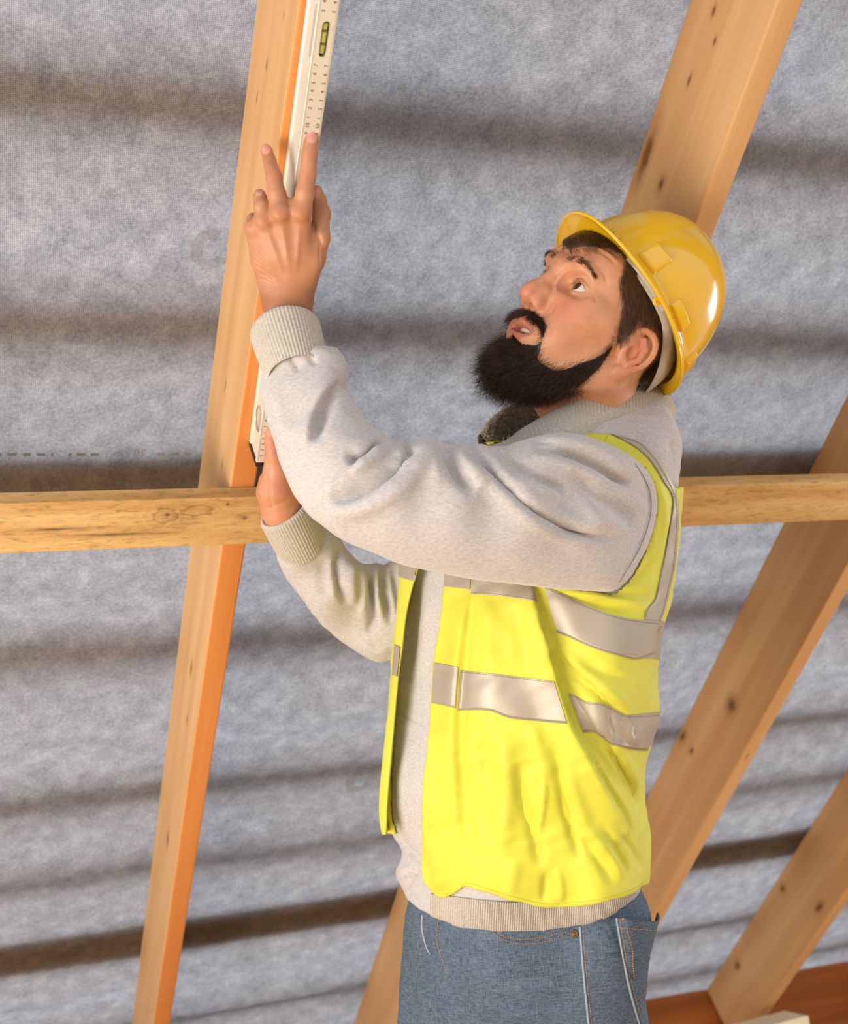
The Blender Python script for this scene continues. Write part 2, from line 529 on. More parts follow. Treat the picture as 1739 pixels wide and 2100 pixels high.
# ---------------------------------------------------------------- the roof: directions taken from the two vanishing points
D1 = np.array([-869.0, 3250, 2540]); D1 /= np.linalg.norm(D1)           # down the slope
D2 = np.array([6630.0, -210, 2540]); D2 -= D1 * (D1 @ D2); D2 /= np.linalg.norm(D2)   # along the eaves
NR = np.cross(D1, D2)                                                   # out of the underside, into the room
RC = 1.60                                                               # lens to membrane
def roof(s, t, h=0.0):
    return -NR * (RC - h) + D1 * s + D2 * t
ROOF_ROT = Matrix([[*(W @ D1)], [*(W @ D2)], [*(W @ NR)]]).transposed()

def wood(name, base, dark, knot, scale=1.0, rough=.62, figure=1.0, knots=()):
    """planed timber: grain along local x, rings in the cross-section, a few knots"""
    m, nt, b = mat(name)
    v = mapping(nt, (.9 * scale, 14 * scale, 14 * scale))
    info = nt.nodes.new('ShaderNodeObjectInfo')
    add = nt.nodes.new('ShaderNodeVectorMath'); add.operation = 'ADD'
    mul = nt.nodes.new('ShaderNodeVectorMath'); mul.operation = 'SCALE'; mul.inputs['Scale'].default_value = 31.0
    com = nt.nodes.new('ShaderNodeCombineXYZ')
    for i in range(3): nt.links.new(info.outputs['Random'], com.inputs[i])
    nt.links.new(com.outputs[0], mul.inputs[0]); nt.links.new(v, add.inputs[0]); nt.links.new(mul.outputs[0], add.inputs[1])
    vv = add.outputs[0]
    n1 = noise(nt, vv, 1.2, 3, .5, .6)
    wv = nt.nodes.new('ShaderNodeTexWave'); wv.wave_type = 'BANDS'; wv.bands_direction = 'DIAGONAL'
    wv.inputs['Scale'].default_value = .55; wv.inputs['Distortion'].default_value = 5.0; wv.inputs['Detail'].default_value = 2; wv.inputs['Detail Scale'].default_value = .6
    nt.links.new(vv, wv.inputs['Vector'])
    c = ramp(nt, n1, [(.3, dark), (.7, base)])
    c = mixc(nt, math_n(nt, 'MULTIPLY', wv.outputs['Fac'], .38 * figure), c, dark)
    v2 = mapping(nt, (6 * scale, 260 * scale, 260 * scale))
    fine = noise(nt, v2, 1.0, 3, .6)
    c = mixc(nt, math_n(nt, 'MULTIPLY', ramp(nt, fine, [(.42, (1, 1, 1)), (.6, (0, 0, 0))]), .22), c, dark)
    vo = nt.nodes.new('ShaderNodeTexVoronoi'); vo.inputs['Scale'].default_value = 1.0
    v3 = mapping(nt, (2.6 * scale, 8 * scale, 8 * scale))
    a2 = nt.nodes.new('ShaderNodeVectorMath'); a2.operation = 'ADD'; nt.links.new(v3, a2.inputs[0]); nt.links.new(mul.outputs[0], a2.inputs[1])
    nt.links.new(a2.outputs[0], vo.inputs['Vector'])
    kn = ramp(nt, vo.outputs['Distance'], [(.01, (1, 1, 1)), (.05, (0, 0, 0))])
    c = mixc(nt, math_n(nt, 'MULTIPLY', kn, .5), c, knot)
    for kx, ky, kz, kr, st, ringed in knots:                       # knots where this piece shows them (its own coordinates)
        tcn = nt.nodes.new('ShaderNodeTexCoord'); mp = nt.nodes.new('ShaderNodeMapping'); mp.vector_type = 'POINT'
        mp.inputs['Scale'].default_value = (1 / (kr * st), 1 / kr, 1 / kr); mp.inputs['Location'].default_value = (-kx / (kr * st), -ky / kr, -kz / kr)
        nt.links.new(tcn.outputs['Object'], mp.inputs['Vector'])
        ln = nt.nodes.new('ShaderNodeVectorMath'); ln.operation = 'LENGTH'; nt.links.new(mp.outputs[0], ln.inputs[0])
        dd = math_n(nt, 'ADD', ln.outputs['Value'], math_n(nt, 'ADD', math_n(nt, 'MULTIPLY', math_n(nt, 'SUBTRACT', fine, .5), .8), math_n(nt, 'MULTIPLY', math_n(nt, 'SUBTRACT', noise(nt, mapping(nt, (60, 90, 90)), 1.0, 4, .6), .5), 1.3)))
        if ringed:
            c = mixc(nt, math_n(nt, 'MULTIPLY', ramp(nt, math_n(nt, 'MULTIPLY', dd, .25), [(.17, (.25, .25, .25)), (.22, (.9, .9, .9)), (.25, (.9, .9, .9)), (.29, (0, 0, 0)), (.38, (.35, .35, .35)), (.44, (0, 0, 0)), (.6, (.25, .25, .25)), (.72, (0, 0, 0))]), .5), c, knot)
        else:
            c = mixc(nt, math_n(nt, 'MULTIPLY', ramp(nt, math_n(nt, 'MULTIPLY', dd, .3), [(.15, (1, 1, 1)), (.5, (.25, .25, .25)), (.9, (0, 0, 0))]), .85), c, knot)
    nt.links.new(c, b.inputs['Base Color']); b.inputs['Roughness'].default_value = rough; b.inputs['Specular IOR Level'].default_value = .3
    if rough > .72:                                               # rough-sawn: specks, saw marks and dirt
        sp = noise(nt, mapping(nt, (30, 130, 130)), 1.6, 4, .7)
        c = mixc(nt, math_n(nt, 'MULTIPLY', ramp(nt, sp, [(.50, (0, 0, 0)), (.72, (1, 1, 1))]), .55), c, knot)
        lt = noise(nt, mapping(nt, (6, 40, 40)), 1.3, 3, .6)
        c = mixc(nt, math_n(nt, 'MULTIPLY', ramp(nt, lt, [(.45, (0, 0, 0)), (.7, (1, 1, 1))]), .35), c, s2l(236, 202, 146))
        nt.links.new(c, b.inputs['Base Color'])
    bump(nt, b, fine, .12, .001)
    return m

M_PLATE = wood('plate_timber', s2l(170, 96, 36), s2l(130, 66, 20), s2l(70, 34, 14), 1.0, .7)

def roof_bar(name, s0, s1, t0, t1, h0, h1, m, bev=.003, along='s'):
    """a timber lying in the roof's own directions, as one object with its own axes"""
    L, Wd, Hh = s1 - s0, t1 - t0, h1 - h0
    if along == 's': V, Fs = box_mesh(L, Wd, Hh, bev)
    else: V, Fs = box_mesh(Wd, L, Hh, bev)
    me = bpy.data.meshes.new(name); me.from_pydata([tuple(v) for v in V], [], Fs); me.update(); me.materials.append(m)
    me.polygons.foreach_set('use_smooth', np.zeros(len(me.polygons), bool))
    o = bpy.data.objects.new(name, me); COL.objects.link(o)
    R = ROOF_ROT.to_4x4()
    if along != 's': R = R @ Matrix.Rotation(math.pi / 2, 4, 'Z')
    o.matrix_world = Matrix.Translation(Vector(to_world(roof((s0 + s1) / 2, (t0 + t1) / 2, (h0 + h1) / 2)))) @ R
    return o

# membrane: a nonwoven sheet that lets daylight through, sagging a little between the battens behind it
BATTENS = [(-.62, .08), (-.17, .08), (.28, .08), (.635, .085), (.975, .085), (1.265, .10), (1.655, .075), (2.07, .075), (2.33, .065), (2.62, .14), (3.0, .07), (3.28, .06)]
def membrane():
    ss = np.linspace(-1.6, 3.40, 360); tt = np.linspace(-1.6, 4.6, 280)
    S, Tt = np.meshgrid(ss, tt, indexing='ij')
    bs = np.array([b[0] for b in BATTENS])
    rng = np.random.default_rng(3)
    h = np.zeros_like(S)
    for i in range(len(bs) - 1):                                        # belly between battens
        m = (S >= bs[i]) & (S < bs[i + 1]); q = (S - bs[i]) / (bs[i + 1] - bs[i])
        h[m] += (.010 * np.sin(np.pi * q[m]) ** 2)
    fold = np.clip((S - .9) / 1.2, 0, 1)
    for j in range(14):
        a, f1, f2, p = rng.uniform(.0012, .003), rng.uniform(9, 42), rng.uniform(-1.6, 1.6), rng.uniform(0, 6.28)
        h += a * fold * np.sin(S * f1 + Tt * f2 + p)
    h += .0015 * np.sin(S * 7 + 1.3 * np.sin(Tt * 2.0)) * np.sin(Tt * 5)
    near = np.min(np.abs(Tt[..., None] - np.array([-.236, .384, .998, 1.612, 2.226, 2.84]) - .019), axis=-1)
    h = np.clip(h, -.012, .03) * np.clip((near - .02) / .16, 0, 1) ** .8
    V = (-NR[None, None] * (RC - h)[..., None] + D1 * S[..., None] + D2 * Tt[..., None]).reshape(-1, 3)
    n2 = len(tt); i, j = np.meshgrid(np.arange(len(ss) - 1), np.arange(n2 - 1), indexing='ij')
    a = (i * n2 + j).ravel()
    Fq = np.stack([a, a + n2, a + n2 + 1, a + 1], 1)
    m, nt, b = mat('roof_membrane')
    v = mapping(nt, (1, 1, 1), 'Object')
    cl = noise(nt, v, 26, 5, .62)
    stretch = mapping(nt, (1, 1, 1)); 
    fib = noise(nt, v, 190, 3, .7)
    c = ramp(nt, cl, [(.3, s2l(150, 150, 152)), (.5, s2l(176, 177, 179)), (.72, s2l(206, 207, 208))])
    c = mixc(nt, .30, c, ramp(nt, fib, [(.35, s2l(120, 120, 122)), (.65, s2l(225, 225, 226))]))
    # pressed dot grid of the fleece, in the roof's own directions (UV in metres)
    uv = nt.nodes.new('ShaderNodeUVMap'); uv.uv_map = 'UVMap'
    sep = nt.nodes.new('ShaderNodeSeparateXYZ'); nt.links.new(uv.outputs[0], sep.inputs[0])
    k = 2 * math.pi / .0036
    su = math_n(nt, 'SINE', math_n(nt, 'MULTIPLY', math_n(nt, 'ADD', sep.outputs[0], sep.outputs[1]), k * .7))
    sv = math_n(nt, 'SINE', math_n(nt, 'MULTIPLY', math_n(nt, 'SUBTRACT', sep.outputs[0], sep.outputs[1]), k * .7))
    dots = math_n(nt, 'MULTIPLY', su, sv)
    dm = ramp(nt, dots, [(.25, (0, 0, 0)), (.6, (1, 1, 1))])
    c = mixc(nt, math_n(nt, 'MULTIPLY', dm, .5), c, s2l(92, 92, 92))
    tr = nt.nodes.new('ShaderNodeBsdfTranslucent'); df = nt.nodes.new('ShaderNodeBsdfDiffuse'); mx = nt.nodes.new('ShaderNodeMixShader')
    mx.inputs[0].default_value = .62
    tc = mixc(nt, 1.0, c, s2l(238, 238, 240), 'MULTIPLY')
    dc = mixc(nt, 1.0, c, s2l(214, 190, 158), 'MULTIPLY')
    nt.links.new(tc, tr.inputs['Color']); nt.links.new(dc, df.inputs['Color'])
    nt.links.new(df.outputs[0], mx.inputs[1]); nt.links.new(tr.outputs[0], mx.inputs[2])
    bp = nt.nodes.new('ShaderNodeBump'); bp.inputs['Strength'].default_value = .25; bp.inputs['Distance'].default_value = .001
    nt.links.new(dots, bp.inputs['Height']); nt.links.new(bp.outputs[0], df.inputs['Normal'])
    nt.links.new(mx.outputs[0], nt.nodes['Material Output'].inputs['Surface'])
    o = obj('ceiling', V, Fq, m, loc=to_world(roof(0, 0, 0)))
    uvl = o.data.uv_layers.new(name='UVMap')
    li = np.zeros(len(o.data.loops), np.int32); o.data.loops.foreach_get('vertex_index', li)
    UV = np.stack([S.ravel(), Tt.ravel()], 1)
    uvl.data.foreach_set('uv', UV[li].ravel().astype(np.float32))
    tag(o, kind='structure')
    return o
ceiling = membrane()

# tile battens on the far side of the membrane: they keep the daylight off it in bands
M_BATT = plain('batten_wood', s2l(120, 84, 52), .8)
for i, (s, w) in enumerate(BATTENS):
    close = w > .09
    o = roof_bar('roof_batten_%d' % (i + 3), s - w / 2, s + w / 2, -2.0, 5.0, (-.05 if close else -.092), (-.020 if close else -.052), M_BATT, .002, 't')
    tag(o, kind='structure')

# printed marks on the membrane
def print_mat(name, col, cover):
    m = plain(name, col, .9); nt = m.node_tree
    t = nt.nodes.new('ShaderNodeBsdfTransparent'); x = nt.nodes.new('ShaderNodeMixShader'); x.inputs[0].default_value = cover
    nt.links.new(t.outputs[0], x.inputs[1]); nt.links.new(nt.nodes['Principled BSDF'].outputs[0], x.inputs[2]); nt.links.new(x.outputs[0], nt.nodes['Material Output'].inputs[0])
    return m
M_PRINT = print_mat('faded_print', s2l(112, 96, 74), .75)
def print_quads(name, quads, m):
    V, Fs = [], []
    for q in quads:
        Fs.append([len(V) + i for i in range(len(q))]); V += [roof(s, t, h) for s, t, h in q]
    o = obj(name, np.array(V), Fs, m, ceiling, smooth=False)
    return o
def plane_hit(px, py, h=0.0):
    r = np.array([px - CX, py - CY, F]); X = -r * (RC - h) / (NR @ r)
    return X @ D1, X @ D2
HP = .0135
def dash(px0, px1, py0, py1):
    s0, t0 = plane_hit(px0, py0, HP); s1, t1 = plane_hit(px1, py1, HP)
    w = .0030
    return [(s0 - w, t0, HP), (s0 + w, t0, HP), (s1 + w, t1, HP), (s1 - w, t1, HP)]
ds = [(-12, 4), (15, 34), (47, 63), (75, 93), (104, 110), (140, 147), (157, 176), (186, 203)]
for a, b in ds: print_quads('printed_dash', [dash(a, b, 932.5, 932)], M_PRINT)
M_PRINT2 = print_mat('fainter_print', s2l(120, 108, 92), .5)
for a, b in ((323, 338), (353, 366), (378, 391)): print_quads('printed_dash', [dash(a, b, 931.5, 931.5)], M_PRINT2)
def mirrored_text(txt, px0, px1, py, m, size_k=1.0):
    cu = bpy.data.curves.new('printed_text', 'FONT'); cu.body = txt; cu.size = 1.0
    t_o = bpy.data.objects.new('printed_text', cu); COL.objects.link(t_o)
    dg = bpy.context.evaluated_depsgraph_get()
    me = bpy.data.meshes.new_from_object(t_o.evaluated_get(dg)); bpy.data.objects.remove(t_o)
    V = np.array([v.co[:] for v in me.vertices]); Fs = [list(p.vertices) for p in me.polygons]
    (s0, ta), (s1, tb) = plane_hit(px0, py, HP), plane_hit(px1, py, HP)
    w = V[:, 0].max() - V[:, 0].min(); x = (V[:, 0] - V[:, 0].min()) / w        # mirrored: it runs right to left
    sc = (tb - ta) / w * size_k
    P = np.array([roof(s0 - (v[1] - .34) * sc, tb - xx * (tb - ta), HP) for v, xx in zip(V, x)])
    return obj('printed_text', P, Fs, m, ceiling, smooth=False)
mirrored_text('20 cm', 233, 300, 930, M_PRINT2)
def ring(px, py, r0, r1, a0, a1, m):
    s, t = plane_hit(px, py, HP); n = 40; V = []; Fs = []
    for i in range(n + 1):
        a = a0 + (a1 - a0) * i / n
        for r, st in ((r0, .72), (r1, .92)): V.append(roof(s + r * math.sin(a), t + r * st * math.cos(a), HP))
        if i < n: Fs.append([2 * i, 2 * i + 1, 2 * i + 3, 2 * i + 2])
    return obj('printed_ring', np.array(V), Fs, m, ceiling, smooth=False)
M_RING = print_mat('ring_print', s2l(120, 108, 94), .3)
ring(432, 512, .016, .032, .6, 5.2, M_RING)
ring(738, 1602, .018, .036, -.6, 5.0, M_RING)

# rafters: 200 x 38 mm, 62 cm apart
RAFT_T = [.384, .998, 1.612, 2.226, 2.84]
RL = ['pine rafter along which the spirit level is held, with a cross board nailed under it',
      'wide pale pine rafter rising behind the yellow hard hat to the top edge',
      'pine rafter behind the back of the vest, crossed by the board at its right end',
      'pine rafter in the bottom right corner in front of the brown eaves timber',
      'short end of a dim pine rafter at the lower right frame edge']
_RB, _RD, _RK = s2l(220, 177, 125), s2l(198, 150, 97), s2l(104, 54, 26)
def side_knot(i, px, py, r, st=1.0, ringed=False):
    """a knot seen at a pixel on the left side face of rafter i -> its place on that timber"""
    ray = np.array([px - CX, py - CY, F]); X = ray * RAFT_T[i] / (ray @ D2)
    return (X @ D1 - (-1.5 + 3.398) / 2, -.0188, (X @ NR + RC) - (.0015 + .20) / 2, r, st, ringed)
KN = {0: [(547, 133, .0022, 2), (582, 32, .0014, 2), (500, 193, .003, 1.5), (527, 200, .0014, 4), (462, 790, .0022, 2.5), (392, 1370, .004, 3), (384, 1475, .003, 3), (344, 1720, .005, 3)],
      1: [(1325, 320, .008, 4), (1356, 377, .0055, 1.5), (1464, 22, .003, 2), (1466, 84, .0022, 2), (1413, 165, .0022, 3)],
      2: [(1500, 1445, .011, 1.3), (1400, 1510, .006, 2), (1418, 1540, .005, 1.5), (1450, 1990, .01, 2)],
      3: [(1605, 1822, .008, 1.2), (1512, 1980, .008, 1.4), (1680, 1860, .008, 2)], 4: []}
M_BOUNCE = wood('rafter_bounce_tint', s2l(226, 152, 86), s2l(208, 130, 66), s2l(120, 60, 26), 1.0, .6, .7)  # pine with warm bounce light put into its colour
for i, t in enumerate(RAFT_T):
    mt = wood('rafter_pine', _RB, _RD, _RK, 1.0, .62, 1.0, [side_knot(i, *k) for k in KN[i]])
    o = roof_bar('roof_rafter', -1.5, 3.398, t, t + .0376, .0015, .20, mt)
    if i == 0:                                                  # its lower edge carries warm bounce light as a deeper orange
        o.data.materials.append(M_BOUNCE)
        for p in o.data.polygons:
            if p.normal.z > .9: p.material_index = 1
    tag(o, RL[i], 'rafter', 'roof rafters')

# the board nailed across under the rafters
_s0 = 1.122
def board_knot(px, py, r, st=1.0, ringed=False):
    s_, t_ = plane_hit(px, py, .226)
    return (t_ - (-1.2 + 3.4) / 2, -(s_ - (_s0 + .04525)), .01275, r, st, ringed)
M_OLD = wood('sawn_board', s2l(228, 192, 130), s2l(192, 146, 86), s2l(92, 62, 36), 1.6, .8, 1.5,
             [board_knot(336, 1058, .0135, 1.25, True), board_knot(343, 1056, .0022, 1.2), board_knot(405, 1048, .010, 2.2, True), board_knot(467, 1034, .0016, 1), board_knot(502, 1063, .0018, 1.2), board_knot(100, 1040, .0012, 1.5),
              board_knot(240, 1096, .0022, 16), board_knot(120, 1085, .002, 14)])
o = roof_bar('cross_board', _s0, _s0 + .0905, -1.2, 3.4, .2005, .226, M_OLD, .002, 't')
tag(o, 'weathered sawn board nailed across under the rafters behind the man', 'board')

# eaves timber, gable wall and floor
o = roof_bar('eaves_timber', 3.404, 3.46, -1.5, 4.5, -.02, .42, M_PLATE, .003, 't')
tag(o, 'brown timber board closing the eaves at the foot of the rafters', 'board')
def floor():
    m = wood('floor_boards', s2l(214, 170, 116), s2l(176, 126, 76), s2l(110, 70, 40), .8)
    V, Fs = box_mesh(9, 9, .03)
    o = obj('floor', V + np.array([1.5, 0.6, -.015]), Fs, m, smooth=False, world_in=True)
    tag(o, kind='structure')
floor()

# ================================================================ the man
# ---------------------------------------------------------------- skin
def skin_mat():
    m, nt, b = mat('skin')
    v = mapping(nt, (1, 1, 1))
    mott = noise(nt, v, 38, 4, .6)
    c = ramp(nt, mott, [(.3, s2l(192, 134, 98)), (.55, s2l(204, 147, 110)), (.75, s2l(213, 157, 120))])
    c = mixc(nt, attr(nt, 'red'), c, s2l(194, 102, 82))
    c = mixc(nt, attr(nt, 'lip'), c, s2l(168, 88, 76))
    c = mixc(nt, attr(nt, 'nail'), c, s2l(220, 152, 138))
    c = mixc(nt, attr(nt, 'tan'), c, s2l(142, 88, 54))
    c = mixc(nt, attr(nt, 'stubble'), c, s2l(96, 70, 58))
    nt.links.new(c, b.inputs['Base Color'])
    b.inputs['Roughness'].default_value = .48; b.inputs['Specular IOR Level'].default_value = .38
    b.inputs['Subsurface Weight'].default_value = .12; b.inputs['Subsurface Radius'].default_value = (.010, .004, .002); b.inputs['Subsurface Scale'].default_value = .4
    pores = noise(nt, v, 900, 2, .5); lines = noise(nt, mapping(nt, (1, 1, 1)), 260, 3, .6)
    bump(nt, b, math_n(nt, 'ADD', pores, lines), .16, .0006)
    return m
M_SKIN = skin_mat()

# head frame: x to his left (towards us), y up, z where he faces; columns are camera-frame directions
HEAD_R = np.array([[.46574407, .52156231, -.71488126], [.30328842, -.85300173, -.42474014], [-.8313234, -.01899501, -.5554643]])
HEAD_T = np.array([.22531, -.23724, 1.68]); HEAD_S = 1.0684
def head_cam(p): return (np.asarray(p, float) * HEAD_S) @ HEAD_R.T + HEAD_T
def cam_head(p): return ((np.asarray(p, float) - HEAD_T) @ HEAD_R) / HEAD_S

NECK_BASE = cam_head(cpt(1225, 935, 1.755))
EYE = (.0362, .0298, .0695)
def head_field(h=.0013):
    f = Field((-.1, -.185, -.125), (.1, .142, .135), h)
    f.ell((0, .045, -.004), (.0755, .086, .096))
    f.ell((0, .056, .046), (.056, .056, .050), .03)                    # forehead
    f.ell((0, -.012, .036), (.061, .078, .058), .03)                   # face
    for s in (1, -1):
        f.ell((s * .044, .004, .060), (.021, .018, .021), .022)        # cheekbone
        f.ell((s * .060, .012, .030), (.013, .018, .030), .02)         # zygomatic arch
        f.cone((s * .056, -.045, -.002), (s * .030, -.074, .062), .017, .017, .03)   # jaw
        f.ell((s * .032, -.030, .068), (.020, .022, .020), .02)        # cheek
    f.ell((0, -.078, .074), (.023, .018, .018), .02)                   # chin
    f.ell((0, -.044, .070), (.036, .032, .027), .02)                   # mouth mound
    for s in (1, -1):                                                  # brow ridge
        f.chain([(s * .010, .050, .0925), (s * .030, .056, .0885), (s * .048, .052, .072)], [.0075, .0085, .0075], .014)
    for s in (1, -1):                                                  # eye sockets
        f.ell((s * .0335, .0305, .0880), (.0175, .0115, .0125), .014, 'sub')
        f.ell((s * .021, .030, .095), (.006, .008, .008), .010, 'sub')
    f.chain([(0, .046, .092), (0, .026, .1000), (0, .005, .1120)], [.0068, .0066, .0088], .011)   # nose bridge
    f.ell((0, -.0040, .1140), (.0112, .0100, .0112), .008)             # tip
    for s in (1, -1): f.ell((s * .0090, .0035, .0990), (.0078, .0115, .0092), .010)   # sides of the nose
    f.ell((0, -.0120, .104), (.0050, .0055, .010), .006)               # columella
    for s in (1, -1):
        f.ell((s * .0128, -.0088, .0995), (.0075, .0085, .0112), .007)   # wings
    for s in (1, -1):
        f.ell((s * .0080, -.0182, .1030), (.0048, .0056, .0075), .002, 'sub')
        f.ell((s * .0215, -.0080, .0975), (.0010, .0055, .0030), .006, 'sub')
    # mouth: two lips and the gap that shows the teeth
    f.chain([(-.0285, -.0445, .0815), (-.013, -.0370, .0945), (-.004, -.0348, .0980), (0, -.0358, .0980), (.004, -.0348, .0980), (.013, -.0370, .0945), (.0285, -.0445, .0815)],
            [.0022, .0036, .0042, .0038, .0042, .0036, .0022], .005)
    f.chain([(-.0275, -.0460, .0815), (-.013, -.0530, .0930), (0, -.0550, .0955), (.013, -.0530, .0930), (.0275, -.0460, .0815)],
            [.0022, .0042, .0048, .0042, .0022], .005)
    f.ell((0, -.0450, .100), (.0225, .0042, .017), .003, 'sub')
    f.ell((0, -.0640, .098), (.016, .0045, .006), .006, 'sub')
    # eyelids round each eyeball
    for s in (1, -1):
        c = np.array(EYE) * (s, 1, 1)
        f.ell(c, .0151, .004)
        for dx, dy, rx, ry in ((-.0012, .0010, .0150, .0058),):
            f.ell(c + (s * dx + s * .0008, dy, .014), (rx, ry, .013), .0015, 'sub')
        f.chain([c + (-s * .0150, -.001, .0095), c + (-s * .006, .0080, .0143), c + (s * .003, .0090, .0140), c + (s * .0138, .004, .0078)], [.0012, .0017, .0018, .0014], .004)
    # ears
    for s in (1, -1):
        P = [(.068, .010, .004), (.0735, .022, .0015), (.0790, .0315, -.009), (.0850, .0285, -.0225), (.0880, .014, -.0300), (.0870, -.004, -.0275), (.0820, -.018, -.0180), (.0775, -.0275, -.0085)]
        P = curve([(s * a, b, c) for a, b, c in P], 3)
        f.chain(P, np.interp(np.linspace(0, 1, len(P)), [0, .2, .5, .8, 1], [.0036, .0040, .0044, .0042, .0052]), .002)
        f.ell((s * .0735, .002, -.0120), (.0075, .0275, .0185), .004)
        f.ell((s * .0770, -.0285, -.0060), (.0046, .0078, .0075), .004)          # lobe
        f.ell((s * .0835, .0040, -.0230), (.0035, .0190, .0042), .003, 'sub')     # groove under the helix
        f.ell((s * .0835, -.001, -.0080), (.0072, .0095, .0070), .004, 'sub')     # concha
        f.chain([(s * .0820, .0215, -.0130), (s * .0855, .011, -.0185), (s * .0860, -.004, -.0175), (s * .0825, -.0155, -.0090)], [.0030, .0042, .0040, .0036], .003)
        f.ell((s * .0755, -.001, .0022), (.0045, .0062, .0046), .003)             # tragus
        f.ell((s * .0830, .000, -.0065), (.0045, .0060, .0055), .003, 'sub')
    # neck
    nb = NECK_BASE
    f.cone((0, -.030, -.030), nb, .052, .058, .03)
    f.cone((0, -.075, .030), nb + np.array([0, 0.012, .030]), .030, .040, .03)
    for s in (1, -1):
        f.cone((s * .060, -.030, -.022), nb + np.array([s * .02, 0, .035]), .014, .014, .02)
    return f

_f = head_field()
HV, HF = _f.mesh(); del _f
HV = smooth(HV, HF, 3)
# face fitting: nudge features to where the photograph shows them (head frame metres)
def bulge(V, c, r, d):
    q = ((V - np.asarray(c)) / np.asarray(r)); w = np.exp(-(q * q).sum(1))
    return V + w[:, None] * np.asarray(d)
HN = normals(HV, HF)
HVc = head_cam(HV); HNc = HN @ HEAD_R.T
# lines of the raised brow and the folds of the face, seen from the near side
for path, a, w in (
        ([(1130, 612), (1137, 624), (1131, 638), (1120, 644)], -.0016, 3.5),
        ([(1166, 518), (1200, 507), (1240, 522), (1268, 548)], -.0009, 3.2), ([(1160, 508), (1195, 497), (1240, 508), (1275, 532)], -.0010, 3.2),
        ([(1170, 498), (1205, 490), (1245, 498)], -.0008, 3.0), ([(1163, 513), (1198, 502), (1240, 515), (1270, 540)], .0007, 3.2),
        ([(1223, 545), (1240, 565), (1246, 590)], -.0008, 4), ([(1215, 612), (1205, 608), (1190, 612), (1172, 606)], -.0009, 4),
        ([(1123, 640), (1130, 660), (1132, 690)], -.0016, 6), ([(1213, 600), (1219, 612), (1222, 622)], -.0007, 3), ([(1210, 590), (1222, 590), (1232, 594)], -.0005, 2.5),
        ([(1178, 571), (1190, 564), (1204, 570), (1213, 585)], -.0010, 3.0)):
    HVc = stroke(HVc, HNc, path, a, w)
HEADV = HVc

# ---------------------------------------------------------------- hands: every finger a bent chain of its own, closed on the level
def fingers(f, data, k=.002):
    for pts in data:
        P = [cpt(px, py, z) for px, py, z, r in pts]
        R = [r * z / F for px, py, z, r in pts]
        f.chain(P, R, k)

